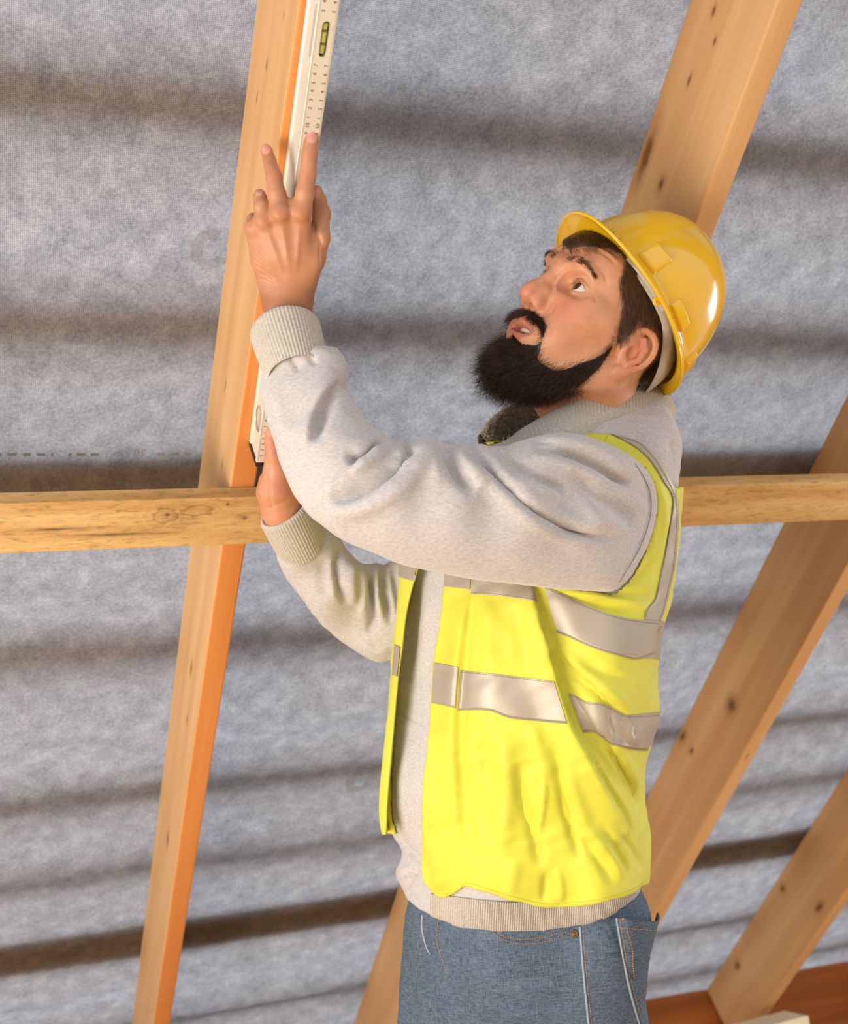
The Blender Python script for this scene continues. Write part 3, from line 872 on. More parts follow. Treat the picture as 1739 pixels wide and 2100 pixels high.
def left_hand():
    f = Field(cpt(465, 215, 1.40) - .0, cpt(730, 800, 1.68), .00125)
    f = Field(np.minimum(cpt(470, 240, 1.40), cpt(470, 240, 1.62)), np.maximum(cpt(700, 790, 1.40), cpt(700, 790, 1.62)), .00125)
    f.lo[2] = 1.40; f.n[2] = int(.20 / f.h); f.V = np.full(f.n, 1.0, np.float32)
    # palm from the knuckles to the wrist
    knk = [(618, 432, 1.463, 20), (576, 436, 1.462, 20), (541, 452, 1.470, 19), (519, 468, 1.482, 17)]
    wr = [(614, 590, 1.520, 21), (600, 594, 1.517, 22), (579, 597, 1.518, 22), (559, 597, 1.523, 20)]
    for i, (a, b) in enumerate(zip(knk, wr)):
        A, B = cpt(*a[:3]), cpt(*b[:3])
        mid = (A + B) / 2 + np.array([0, 0, -.002])
        f.chain([A, mid, B], [a[3] * a[2] / F, 24 * 1.49 / F, b[3] * b[2] / F], .012 if i else 0)
    f.cone(cpt(598, 520, 1.497), cpt(588, 575, 1.515), .020, .018, .015, flat=((1, 0, 0), 1.5))
    # thumb side: muscle, metacarpal, thumb
    f.chain([cpt(628, 575, 1.520), cpt(642, 530, 1.500), cpt(655, 487, 1.494)], [.011, .0140, .0128], .014)
    fingers(f, [[(655, 487, 1.494, 21), (659, 440, 1.503, 17.5), (655, 412, 1.508, 15), (650, 391, 1.510, 11)]], .005)
    f.ell(cpt(662, 437, 1.501), (.0085, .0085, .008), .006)
    fingers(f, [
        [(619, 434, 1.463, 20.5), (625, 395, 1.456, 18.5), (631, 360, 1.453, 17.2), (635, 315, 1.448, 15.8), (638, 290, 1.447, 14.6), (639, 279, 1.447, 12)],
        [(576, 438, 1.462, 20), (568, 398, 1.461, 18), (562, 365, 1.463, 16.8), (553, 330, 1.470, 13.4), (547, 310, 1.475, 11.8), (546, 305, 1.476, 10)],
        [(541, 452, 1.470, 18), (536, 424, 1.464, 15.5), (533, 407, 1.470, 14.2), (533, 399, 1.480, 11.5)],
        [(520, 468, 1.482, 15), (517, 452, 1.484, 12.5), (519, 448, 1.497, 11), (523, 455, 1.508, 9.5)]], .004)
    # knuckles and web
    for px, py, z, r in ((617, 436, 1.454, 13), (574, 437, 1.452, 13), (541, 452, 1.461, 11), (519, 467, 1.473, 11)):
        f.ell(cpt(px, py, z), (r * z / F, r * z / F, .0045), .010)
    f.ell(cpt(597, 424, 1.464), (.008, .008, .006), .010)
    # wrist into forearm
    f.cone(cpt(588, 588, 1.520), cpt(591, 640, 1.521), .024, .0245, .02, flat=((0, 0, 1), .72))
    f.cone(cpt(591, 640, 1.521), cpt(604, 760, 1.510), .026, .024, .02, flat=((0, 0, 1), .78))
    V, Fq = f.mesh(); V = smooth(V, Fq, 3)
    N = normals(V, Fq)
    S = lambda p, a, w, **k: stroke(V, N, p, a, w, **k)
    for c, w in (((632, 363), 13), ((562, 366), 12)):                       # knuckle folds
        for dy, a in ((-7, .7), (-2.5, 1), (2.5, 1), (7, .7)):
            V = S([(c[0] - w, c[1] + dy - 1), (c[0], c[1] + dy + (1.5 if dy < 0 else -1)), (c[0] + w, c[1] + dy)], -.0006 * a, 1.5, ends=.3)
    for c, w in (((637, 316), 10), ((552, 329), 9)):
        for dy in (-3, 1.5):
            V = S([(c[0] - w, c[1] + dy), (c[0] + w, c[1] + dy)], -.0004, 1.4)
    V = S([(590, 405), (591, 415), (594, 424)], -.0014, 3)                   # web between index and middle
    V = S([(641, 450), (644, 468), (655, 490), (660, 503)], -.0028, 4)       # crease between palm and thumb
    V = S([(648, 480), (650, 500)], -.0012, 3)
    for a, b in (((616, 450), (607, 560)), ((577, 452), (594, 560)), ((545, 465), (580, 560))):   # tendons
        V = S([a, ((a[0] + b[0]) / 2, (a[1] + b[1]) / 2), b], .0011, 5, ends=.4)
    for a, b in (((596, 455), (600, 540)), ((560, 460), (586, 545))): V = S([a, b], -.0010, 8, ends=.4)
    V = S([(551, 560), (585, 577), (630, 582)], -.0009, 5); V = S([(540, 600), (585, 590), (636, 600)], -.0006, 3)
    for k in range(6): V = S([(506 + 2 * k, 500 + 13 * k), (530 + 3 * k, 520 + 11 * k), (556 + 3 * k, 548 + 8 * k)], -.00045, 2)
    return V, Fq

def right_hand():
    f = Field(np.minimum(cpt(490, 820, 1.66), cpt(490, 820, 1.84)), np.maximum(cpt(690, 1190, 1.66), cpt(690, 1190, 1.84)), .0014)
    f.lo[2] = 1.67; f.n[2] = int(.17 / f.h); f.V = np.full(f.n, 1.0, np.float32)
    # thumb on the near side of the level
    fingers(f, [[(566, 975, 1.728, 26), (563, 938, 1.716, 20), (558, 905, 1.709, 15.5), (556, 884, 1.707, 14.5), (556, 876, 1.707, 11.5)]], .004)
    # palm, thenar, wrist
    f.chain([cpt(572, 970, 1.732), cpt(568, 1005, 1.738), cpt(576, 1052, 1.755)], [.019, .0245, .021], .012)
    f.chain([cpt(547, 985, 1.752), cpt(547, 1010, 1.757), cpt(566, 1052, 1.765)], [.011, .0140, .016], .012)
    f.chain([cpt(595, 960, 1.745), cpt(590, 1010, 1.750), cpt(586, 1052, 1.760)], [.016, .018, .019], .012)
    f.cone(cpt(578, 1050, 1.760), cpt(604, 1110, 1.800), .0255, .028, .014, flat=((0, 0, 1), .85))
    # four fingers wrapped behind the level, tips towards the rafter
    fingers(f, [
        [(598, 955, 1.748, 15), (606, 915, 1.760, 13), (586, 905, 1.790, 12), (560, 908, 1.800, 10)],
        [(604, 972, 1.755, 15), (614, 935, 1.770, 13), (590, 925, 1.800, 12), (564, 928, 1.808, 10)],
        [(606, 990, 1.762, 14.5), (618, 958, 1.780, 12.5), (592, 948, 1.806, 11.5), (568, 950, 1.812, 9.5)],
        [(604, 1008, 1.768, 13.5), (616, 980, 1.786, 11.5), (594, 970, 1.808, 10.5), (574, 972, 1.812, 9)]], .004)
    V, Fq = f.mesh(); V = smooth(V, Fq, 3); N = normals(V, Fq)
    S = lambda p, a, w, **k: stroke(V, N, p, a, w, **k)
    V = S([(548, 914), (558, 917), (566, 913)], -.0010, 2); V = S([(550, 908), (558, 910), (566, 906)], -.0007, 1.6)
    V = S([(544, 964), (549, 990), (553, 1020), (560, 1042)], -.0014, 4)
    V = S([(545, 1043), (570, 1035), (600, 1020)], -.0010, 5)
    V = S([(553, 944), (550, 955), (551, 962)], -.0016, 4)
    return V, Fq

LH = left_hand(); RH = right_hand()

# the body under the clothes: coarse, but one connected figure from head to ankles
def body_core():
    h = .009
    f = Field((-.42, -.24, 1.36), (.52, 1.72, 2.14), h)
    C = cpt
    f.chain([C(1220, 930, 1.76), C(1190, 1050, 1.76), C(1120, 1400, 1.77), C(1090, 1750, 1.79), C(1090, 1960, 1.80)], [.075, .112, .122, .120, .130], .05)
    f.cone(C(1235, 1010, 1.68), C(1150, 1010, 1.86), .055, .055, .05)                     # shoulders
    f.chain([C(1250, 1025, 1.635), C(690, 1000, 1.475), C(604, 745, 1.511)], [.044, .034, .022], .02)
    f.chain([C(1130, 1020, 1.90), C(760, 1285, 1.925), C(606, 1112, 1.801)], [.046, .033, .023], .03)
    f.chain([C(1135, 2020, 1.75), C(1120, 2600, 1.74), C(1130, 3130, 1.80)], [.090, .058, .042], .05)
    f.chain([C(1030, 2020, 1.88), C(960, 2600, 1.87), C(965, 3040, 1.92)], [.090, .058, .042], .05)
    V, Fq = f.mesh()
    return smooth(V, Fq, 2), Fq
BODY = body_core()

def skin_masks(V):
    P = project(V); out = {}
    z = V[:, 2]
    H = cam_head(V)
    nearhead = (H[:, 1] > -.12) & (np.abs(H[:, 0]) < .1) & (H[:, 2] > -.05) & (H[:, 2] < .14) & (H[:, 1] < .15)
    def g(c, r): q = (H - np.asarray(c)) / np.asarray(r); return np.exp(-(q * q).sum(1)) * nearhead
    red = .55 * g((.042, .000, .075), (.022, .020, .03)) + .55 * g((-.042, .000, .075), (.022, .020, .03)) + .5 * g((0, -.006, .115), (.018, .014, .018)) + \
          .5 * g((.083, 0, -.015), (.012, .035, .02)) + .5 * g((-.083, 0, -.015), (.012, .035, .02)) + .25 * g((0, .06, .09), (.04, .02, .03))
    lip = np.zeros(len(V))
    ax = np.abs(H[:, 0])
    up = -.0340 - .0095 * (ax / .026) ** 1.5 + .0038 * 1 + (-.0012) * np.exp(-(ax / .003) ** 2)
    lo = -.0605 + .0155 * (ax / .0265) ** 2
    inside = np.minimum(up - H[:, 1], H[:, 1] - lo)
    lip = np.clip(inside / .0016 + .3, 0, 1) * (ax < .0275) * (H[:, 2] > .078) * nearhead
    stub = np.zeros(len(V))
    nail = np.zeros(len(V)); tan = np.zeros(len(V))
    return dict(red=np.clip(red, 0, .8), lip=lip * .62, nail=nail, tan=tan, stubble=stub)

def nail_mask(V, Fq, c, ang, w, l, zmax):
    P = project(V); d = P - np.asarray(c); ca, sa = math.cos(ang), math.sin(ang)
    u = d[:, 0] * ca + d[:, 1] * sa; v = -d[:, 0] * sa + d[:, 1] * ca
    q = (np.abs(u) / w) ** 2.6 + (np.abs(v) / l) ** 2.6
    return np.clip((1.15 - q) / .3, 0, 1) * (V[:, 2] < zmax)

def build_person():
    tmp = []
    for nm, (V, Fq) in (('a', (HEADV, HF)), ('b', LH), ('c', RH), ('d', BODY)):
        tmp.append(obj('tmp_' + nm, V, Fq))
    base = tmp[3]
    for t in tmp[:3]:
        md = base.modifiers.new('u', 'BOOLEAN'); md.operation = 'UNION'; md.solver = 'EXACT'; md.object = t
    dg = bpy.context.evaluated_depsgraph_get()
    me = bpy.data.meshes.new_from_object(base.evaluated_get(dg))
    n = len(me.vertices); V = np.zeros(n * 3, np.float32); me.vertices.foreach_get('co', V); V = V.reshape(-1, 3).astype(float)
    ok = n > .75 * sum(len(t.data.vertices) for t in tmp[:3])
    for t in tmp: bpy.data.objects.remove(t)
    Vc = (V - CAM_H) @ W                                   # back to the camera frame for the masks
    root = wpt(1060, 3220, 1.86)
    me.name = 'person'; me.materials.clear(); me.materials.append(M_SKIN)
    me.vertices.foreach_set('co', (V - np.array(root)).ravel().astype(np.float32)); me.update()
    me.polygons.foreach_set('use_smooth', np.ones(len(me.polygons), bool))
    o = bpy.data.objects.new('person', me); COL.objects.link(o); o.location = root
    M = skin_masks(Vc)
    hand = Vc[:, 0] < cpt(705, 0, 1.5)[0]
    for c, a, w, l, zm in (((639.5, 280), .04, 10.5, 13.5, 1.4455), ((545.5, 306), -.12, 9, 11, 1.4745), ((651, 395), .25, 6.0, 11, 1.5035), ((531, 394), .2, 8, 7, 1.4800), ((560, 884), .15, 5.5, 11, 1.7035)):
        M['nail'] = np.maximum(M['nail'], nail_mask(Vc, None, c, a, w, l, zm) * hand)
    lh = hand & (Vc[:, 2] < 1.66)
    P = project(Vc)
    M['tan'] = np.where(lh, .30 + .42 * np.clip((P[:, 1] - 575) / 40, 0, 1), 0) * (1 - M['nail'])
    M['red'] = np.where(hand & ~lh, .25, M['red'])
    for kx, ky in ((632, 363), (562, 366), (617, 436), (574, 437), (541, 452), (519, 467), (637, 316), (552, 329)):
        M['red'] = np.maximum(M['red'], .32 * np.exp(-((P[:, 0] - kx) ** 2 + (P[:, 1] - ky) ** 2) / 11 ** 2) * lh)
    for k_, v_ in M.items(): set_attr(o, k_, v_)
    print('person verts', n, 'union ok' if ok else 'UNION POOR')
    tag(o, 'bearded man in a hi-vis vest reaching up, holding a level to the rafter', 'person')
    return o
person = build_person()

# ---------------------------------------------------------------- eyes, teeth, brows, hair, beard
M_WHITE = plain('eye_white', s2l(206, 196, 188), .18)
M_IRIS = plain('brown_iris', s2l(74, 44, 24), .12)
M_PUPIL = plain('pupil', (.004, .003, .003), .06)
M_TOOTH = plain('tooth_enamel', s2l(226, 216, 200), .25)
def hair_mat(name, a, b_, rough=.38):
    m, nt, b = mat(name)
    i = attr(nt, 'shade')
    c = ramp(nt, i, [(0, a), (1, b_)])
    nt.links.new(c, b.inputs['Base Color']); b.inputs['Roughness'].default_value = rough; b.inputs['Specular IOR Level'].default_value = .35
    return m
M_HAIR = hair_mat('dark_brown_hair', s2l(34, 22, 14), s2l(128, 90, 58))
M_BEARD = hair_mat('dark_beard_hair', s2l(16, 11, 9), s2l(108, 76, 56), .42)

def sphere_mesh(c, r, nu=32, nv=20, axis=(0, 0, 1)):
    d, a, b = frame(axis, (0, 1, 0)); rs = []
    th = np.arange(nu) * 2 * np.pi / nu
    for j in range(nv + 1):
        p = j / nv * math.pi; p = min(max(p, .002), math.pi - .002)
        rs.append(np.asarray(c) + r * (math.cos(p) * d + math.sin(p) * (np.cos(th)[:, None] * a + np.sin(th)[:, None] * b)))
    return loft(rs)
for s in (1, -1):
    c = np.array(EYE) * (s, 1, 1); r = .0137
    V, Fq = sphere_mesh(c, r)
    e = obj('eye', head_cam(V), Fq, M_WHITE, person)
    g = np.array([-.13 * s, .22, 1.0]); g /= np.linalg.norm(g)          # looking up along the rafter
    d, a, b = frame(g, (0, 1, 0)); th = np.arange(28) * 2 * np.pi / 28
    def cap(r0, r1, lift, n=5):
        rs = []
        for q in np.linspace(0, 1, n):
            ro = r0 + (r1 - r0) * q; z = math.sqrt(max(r * r - ro * ro, 0)) + lift
            rs.append(c + d * z + ro * (np.cos(th)[:, None] * a + np.sin(th)[:, None] * b))
        return loft(rs)
    V, Fq = cap(.0066, .0002, .00025); obj('iris', head_cam(V), Fq[:, ::-1], M_IRIS, e)
    V, Fq = cap(.0028, .0001, .0004, 3); obj('pupil', head_cam(V), Fq[:, ::-1], M_PUPIL, e)
# upper teeth behind the parted lips
rows = []
tx = np.linspace(-.0185, .0185, 61)
gum = .0004 * np.cos(tx / .0070 * 2 * np.pi)
zz = .0905 - (tx / .0185) ** 2 * .0085
edge = np.clip(np.abs(np.sin(tx / .0070 * np.pi)) / .25, 0, 1) ** .5
for y, dz in ((-.0385, -.001), (-.0400, .0008), (-.0435, .0012), (-.0458, .0006), (-.0466, -.0006), (-.046, -.003)):
    rows.append(np.stack([tx, np.full(61, y) + .0004 * (1 - edge), zz + dz - .0008 * (1 - edge)], 1))
obj('teeth', head_cam(np.array(rows).reshape(-1, 3)), loft(rows, closed_u=False)[1], M_TOOTH, person)

HNc = normals(HEADV, HF)
HL = cam_head(HEADV); HLN = HNc @ HEAD_R
_mir = HL.copy(); _mir[:, 0] = np.abs(_mir[:, 0])
HPX = project(head_cam(_mir))
def region(poly, soft=6.0):
    d, ins, _, _ = seg_dist(HPX, np.asarray(poly, float))
    return np.where(ins, np.clip(d / soft, 0, 1), 0)
EAR = (np.abs(HL[:, 0]) > .0745) & (HL[:, 1] < .037) & (HL[:, 1] > -.042) & (HL[:, 2] < .008) & (HL[:, 2] > -.040)
HAIRLINE = [(1120, 530), (1150, 520), (1169, 519), (1201, 516), (1227, 515), (1250, 520), (1266, 528), (1273, 540), (1270, 554), (1266, 572), (1268, 600), (1273, 620), (1267, 645), (1260, 668), (1256, 690), (1258, 712), (1276, 705),
            (1300, 690), (1330, 672), (1352, 690), (1345, 735), (1318, 758), (1306, 775), (1310, 800), (1420, 830), (1560, 600), (1420, 380), (1120, 400)]
BEARD_LINE = [(1256, 676), (1252, 692), (1243, 704), (1229, 718), (1205, 729), (1169, 736), (1140, 738), (1123, 727), (1119, 707), (1127, 686), (1126, 667), (1115, 648), (1096, 634), (1073, 629), (1040, 628), (940, 690), (940, 800),
              (1040, 838), (1130, 838), (1190, 805), (1238, 760), (1262, 722), (1270, 690)]
BARE = [(1050, 646), (1062, 647), (1075, 646), (1103, 668), (1111, 688), (1111, 700), (1098, 708), (1072, 705), (1056, 690), (1046, 668)]
w_hair = region(HAIRLINE, 9) * ~EAR * (HL[:, 1] > -.10)
w_beard = np.maximum(region(BEARD_LINE, 22), region(BEARD_LINE, 7) * ((HL[:, 1] > -.066) & (np.abs(HL[:, 0]) < .040) & (HL[:, 2] > .055))) * (region(BARE, 1) == 0) * ~EAR * (HL[:, 2] > -.03)

def shell(w, h, thr=.5):
    """the skin's own faces lifted a little: the mass of hair under the single strands"""
    ok = w > thr; fk = ok[HF].all(1)
    use = np.unique(HF[fk]); mp = np.full(len(HEADV), -1); mp[use] = np.arange(len(use))
    return HEADV[use] + HNc[use] * (h * np.minimum(w[use], 1))[:, None], mp[HF[fk]], use

def strands(roots, nrm, dirs, length, rng, curl=.1, seg=6, rad=.00010, lift=.2, grav=None):
    """strands in the camera frame; curl is the wander relative to the length"""
    S = len(roots)
    P = np.zeros((S, seg, 3)); P[:, 0] = roots - nrm * .0006
    d = dirs + nrm * lift; d /= np.linalg.norm(d, axis=1, keepdims=True)
    u = np.cross(d, rng.normal(size=(S, 3))); u /= np.linalg.norm(u, axis=1, keepdims=True); v = np.cross(d, u)
    ph = rng.uniform(0, 6.28, S); fr = rng.uniform(.7, 1.5, S); cu = curl * rng.uniform(.4, 1.5, S)
    st = length / (seg - 1)
    for k in range(1, seg):
        t = k / (seg - 1)
        if grav is not None:
            d = d + grav * (.9 / seg); d /= np.linalg.norm(d, axis=1, keepdims=True)
        wob = (np.cos(ph + t * 6.28 * fr) [:, None] * u + np.sin(ph + t * 6.28 * fr)[:, None] * v) * (cu * t ** .7)[:, None]
        q = d + wob * 1.6
        P[:, k] = P[:, k - 1] + q / np.linalg.norm(q, axis=1, keepdims=True) * st[:, None]
    R = rad * np.array([1.0] * (seg - 2) + [.75, .25])[None] * rng.uniform(.7, 1.3, (S, 1))
    return P, R

def hair_object(name, base, P, R, m, shade_base, rng, bsh=.1):
    tv, tf = tubes(P, R, 3)
    sh = np.repeat(np.clip(rng.beta(1.6, 3.2, len(P)), 0, 1), P.shape[1] * 3)
    if base is not None:
        V, Fq = join([base, (tv, tf)]); sh = np.concatenate([np.full(len(base[0]), bsh), sh])
    else: V, Fq = tv, tf
    o = obj(name, V, Fq, m, person)
    set_attr(o, 'shade', sh)
    return o

def local_dirs(v): return np.asarray(v, float) @ HEAD_R.T
rng = np.random.default_rng(21)
# hair: short, combed from the brow to the side and back
sv, sf, use = shell(w_hair, .0036, .7)
cand = np.nonzero((w_hair > .22) & (HL[:, 1] < .125))[0]
def pick(c, n, w): 
    p = w[c] + 1e-6; p = p / p.sum()
    i = rng.choice(c, n, p=p); j = rng.integers(0, len(HF), 1)
    return i
ih = pick(cand, 15000, np.clip(w_hair, .25, 1))
L = HL[ih]
front = np.clip((L[:, 2] - .045) / .03, 0, 1)[:, None]; top = np.clip((L[:, 1] - .05) / .03, 0, 1)[:, None]; low = np.clip((-.0 - L[:, 1]) / .04, 0, 1)[:, None]
sgn = np.sign(L[:, :1] + 1e-9)
dl = front * top * np.array([.95, -.22, .05]) + (1 - front * top) * (np.array([0, -.80, -.50]) + sgn * np.array([.12, 0, 0]))
dl = dl + rng.normal(size=dl.shape) * .16
root = HEADV[ih] + HNc[ih] * (.0030 * np.minimum(w_hair[ih], 1))[:, None] + rng.normal(size=(len(ih), 3)) * .0005
ln = np.where(L[:, 1] > .03, .019, .012) * rng.uniform(.6, 1.25, len(ih)) * np.clip(.45 + w_hair[ih], 0, 1); ln = np.where(L[:, 1] < -.015, ln * .35, ln)
P, R = strands(root, HNc[ih], local_dirs(dl), ln, rng, .09, 6, .00016, .16)
hair = hair_object('hair', (sv, sf), P, R, M_HAIR, .1, rng, .22)

# beard: thin at the cheek, long and dense at the chin
BPOLY = [(1002, 778), (1003, 748), (1014, 728), (1034, 720), (1056, 728), (1078, 738), (1100, 748), (1124, 764), (1160, 772), (1196, 768), (1222, 754), (1240, 738), (1246, 742), (1234, 758), (1214, 780), (1182, 802), (1140, 812), (1085, 812), (1038, 802), (1012, 790)]
BZ = [(1020, 760, 1.655), (1060, 760, 1.648), (1110, 770, 1.645), (1170, 770, 1.636), (1235, 735, 1.632)]
I_BE = Inflate(BPOLY, BZ, 1.0, 2.0, 3)
_bf = Field(np.minimum(cpt(980, 690, 1.54), cpt(980, 690, 1.76)), np.maximum(cpt(1270, 840, 1.54), cpt(1270, 840, 1.76)), .0022)
_bf.blob(I_BE)
BV, BF = _bf.mesh(); BV = smooth(BV, BF, 3); BN = normals(BV, BF)
_thr = np.where((HL[:, 1] > -.062) & (np.abs(HL[:, 0]) < .036), .75, np.interp(HPX[:, 0], [1150, 1200], [.97, .45]))
sv, sf, use = shell(np.where(w_beard > _thr, 1.0, 0.0), .0014, .5)
base = join([(BV, BF), (sv, sf)])
PP, RR = [], []
ib = rng.choice(np.nonzero(w_beard > .03)[0], 15000, p=(lambda q: q / q.sum())((np.clip(w_beard, .10, 1) * np.where((HL[:, 1] > -.050) & (np.abs(HL[:, 0]) < .036), 3.0, 1.0) * np.where(HPX[:, 0] > 1180, 1.8, 1.0))[w_beard > .03]))
L = HL[ib]; sgn = np.sign(L[:, :1] + 1e-9)
must = np.clip((L[:, 1] + .048) / .008, 0, 1)[:, None] * (np.abs(L[:, :1]) < .036)
dl = must * (sgn * np.array([.75, 0, 0]) + np.array([0, -.62, .25])) + (1 - must) * (np.array([0, -.85, .42]) + sgn * np.array([.05, 0, 0]))
dl = dl + rng.normal(size=dl.shape) * .22
chin = np.clip((L[:, 2] - .03) / .05, 0, 1) * np.clip((-.045 - L[:, 1]) / .03, 0, 1)
ln = (.0085 + .010 * np.clip(w_beard[ib] - .3, 0, 1) + .020 * chin) * rng.uniform(.6, 1.3, len(ib)) * np.clip(.35 + w_beard[ib], 0, 1)
ln = np.where(must[:, 0] > .5, .0120 * rng.uniform(.6, 1.3, len(ib)), ln)
root = HEADV[ib] + rng.normal(size=(len(ib), 3)) * .0006
P, R = strands(root, HNc[ib], local_dirs(dl), ln, rng, .42, 7, .000105, .34)
PP.append(P); RR.append(R)
i2 = rng.integers(0, len(BV), 11000)
dcam = local_dirs(np.array([[0, -.80, .40]])) + rng.normal(size=(len(i2), 3)) * .42
PXB = project(BV[i2]); far = np.clip((1235 - PXB[:, 0]) / 190, 0, 1)
ln = (.010 + .017 * far) * rng.uniform(.4, 1.5, len(i2))
P, R = strands(BV[i2], BN[i2], dcam, ln, rng, .55, 7, .00011, .75)
PP.append(P); RR.append(R)
beard = hair_object('beard', base, np.concatenate(PP), np.concatenate(RR), M_BEARD, .1, rng, .03)

# eyebrows
for s in (1, -1):
    S = 560; t = rng.random(S)
    bx = np.interp(t, [0, .35, .7, 1], [.0105, .026, .040, .0535]); by = np.interp(t, [0, .35, .7, 1], [.0515, .0575, .0590, .0500]) + rng.normal(size=S) * np.interp(t, [0, .5, 1], [.0026, .0022, .0010])
    tgt = np.stack([s * bx, by, np.full(S, .1)], 1)
    bv = bvh_of(HL, HF); pts, nr, kk = [], [], []
    for i, p in enumerate(tgt):
        h = bv.ray_cast(Vector((p[0], p[1], .16)), Vector((0, 0, -1)))
        if h[0] is not None: pts.append(h[0][:]); nr.append(h[1][:]); kk.append(i)
    pts, nr, kk = np.array(pts), np.array(nr), np.array(kk)
    dl = np.stack([np.full(len(kk), s * .95), np.interp(t[kk], [0, .3, .7, 1], [.9, .25, -.25, -.6]), np.full(len(kk), -.35)], 1) + rng.normal(size=(len(kk), 3)) * .2
    P, R = strands(head_cam(pts), nr @ HEAD_R.T, local_dirs(dl), rng.uniform(.006, .010, len(kk)), rng, .05, 5, .00011, .30)
    hair_object('eyebrow', None, P, R, M_HAIR, .1, rng)
    S = 30; t = np.linspace(0, 1, S)                                  # lashes
    c = np.array(EYE) * (s, 1, 1)
    px_ = s * np.interp(t, [0, 1], [-.0115, .0125]); py_ = np.interp(t, [0, .4, .75, 1], [.0015, .0066, .0060, .0005])
    pz_ = np.interp(t, [0, .4, .75, 1], [.0120, .0152, .0128, .0092])
    rt = c + np.stack([px_, py_, pz_], 1)
    dl = np.stack([px_ * 30, np.full(S, .25), np.full(S, 1.0)], 1)
    P, R = strands(head_cam(rt), local_dirs(dl / np.linalg.norm(dl, axis=1, keepdims=True)), local_dirs(dl), np.full(S, .0058), rng, .04, 5, .00012, .0, local_dirs(np.array([[0, .9, 0]])))
    hair_object('eyelashes', None, P, R, M_BEARD, .1, rng)

# ---------------------------------------------------------------- hard hat
HAT_R = np.array([[.53806721, .77232514, -.33763524], [.41432009, -.59116854, -.69199611], [-.73404533, .23245136, -.63807823]])
HAT_T = np.array([.2693, -.2744, 1.70]); HAT_S = 1.012
def hat_cam(p): return (np.asarray(p, float) * HAT_S) @ HAT_R.T + HAT_T
def cam_hat(p): return ((np.asarray(p, float) - HAT_T) @ HAT_R) / HAT_S

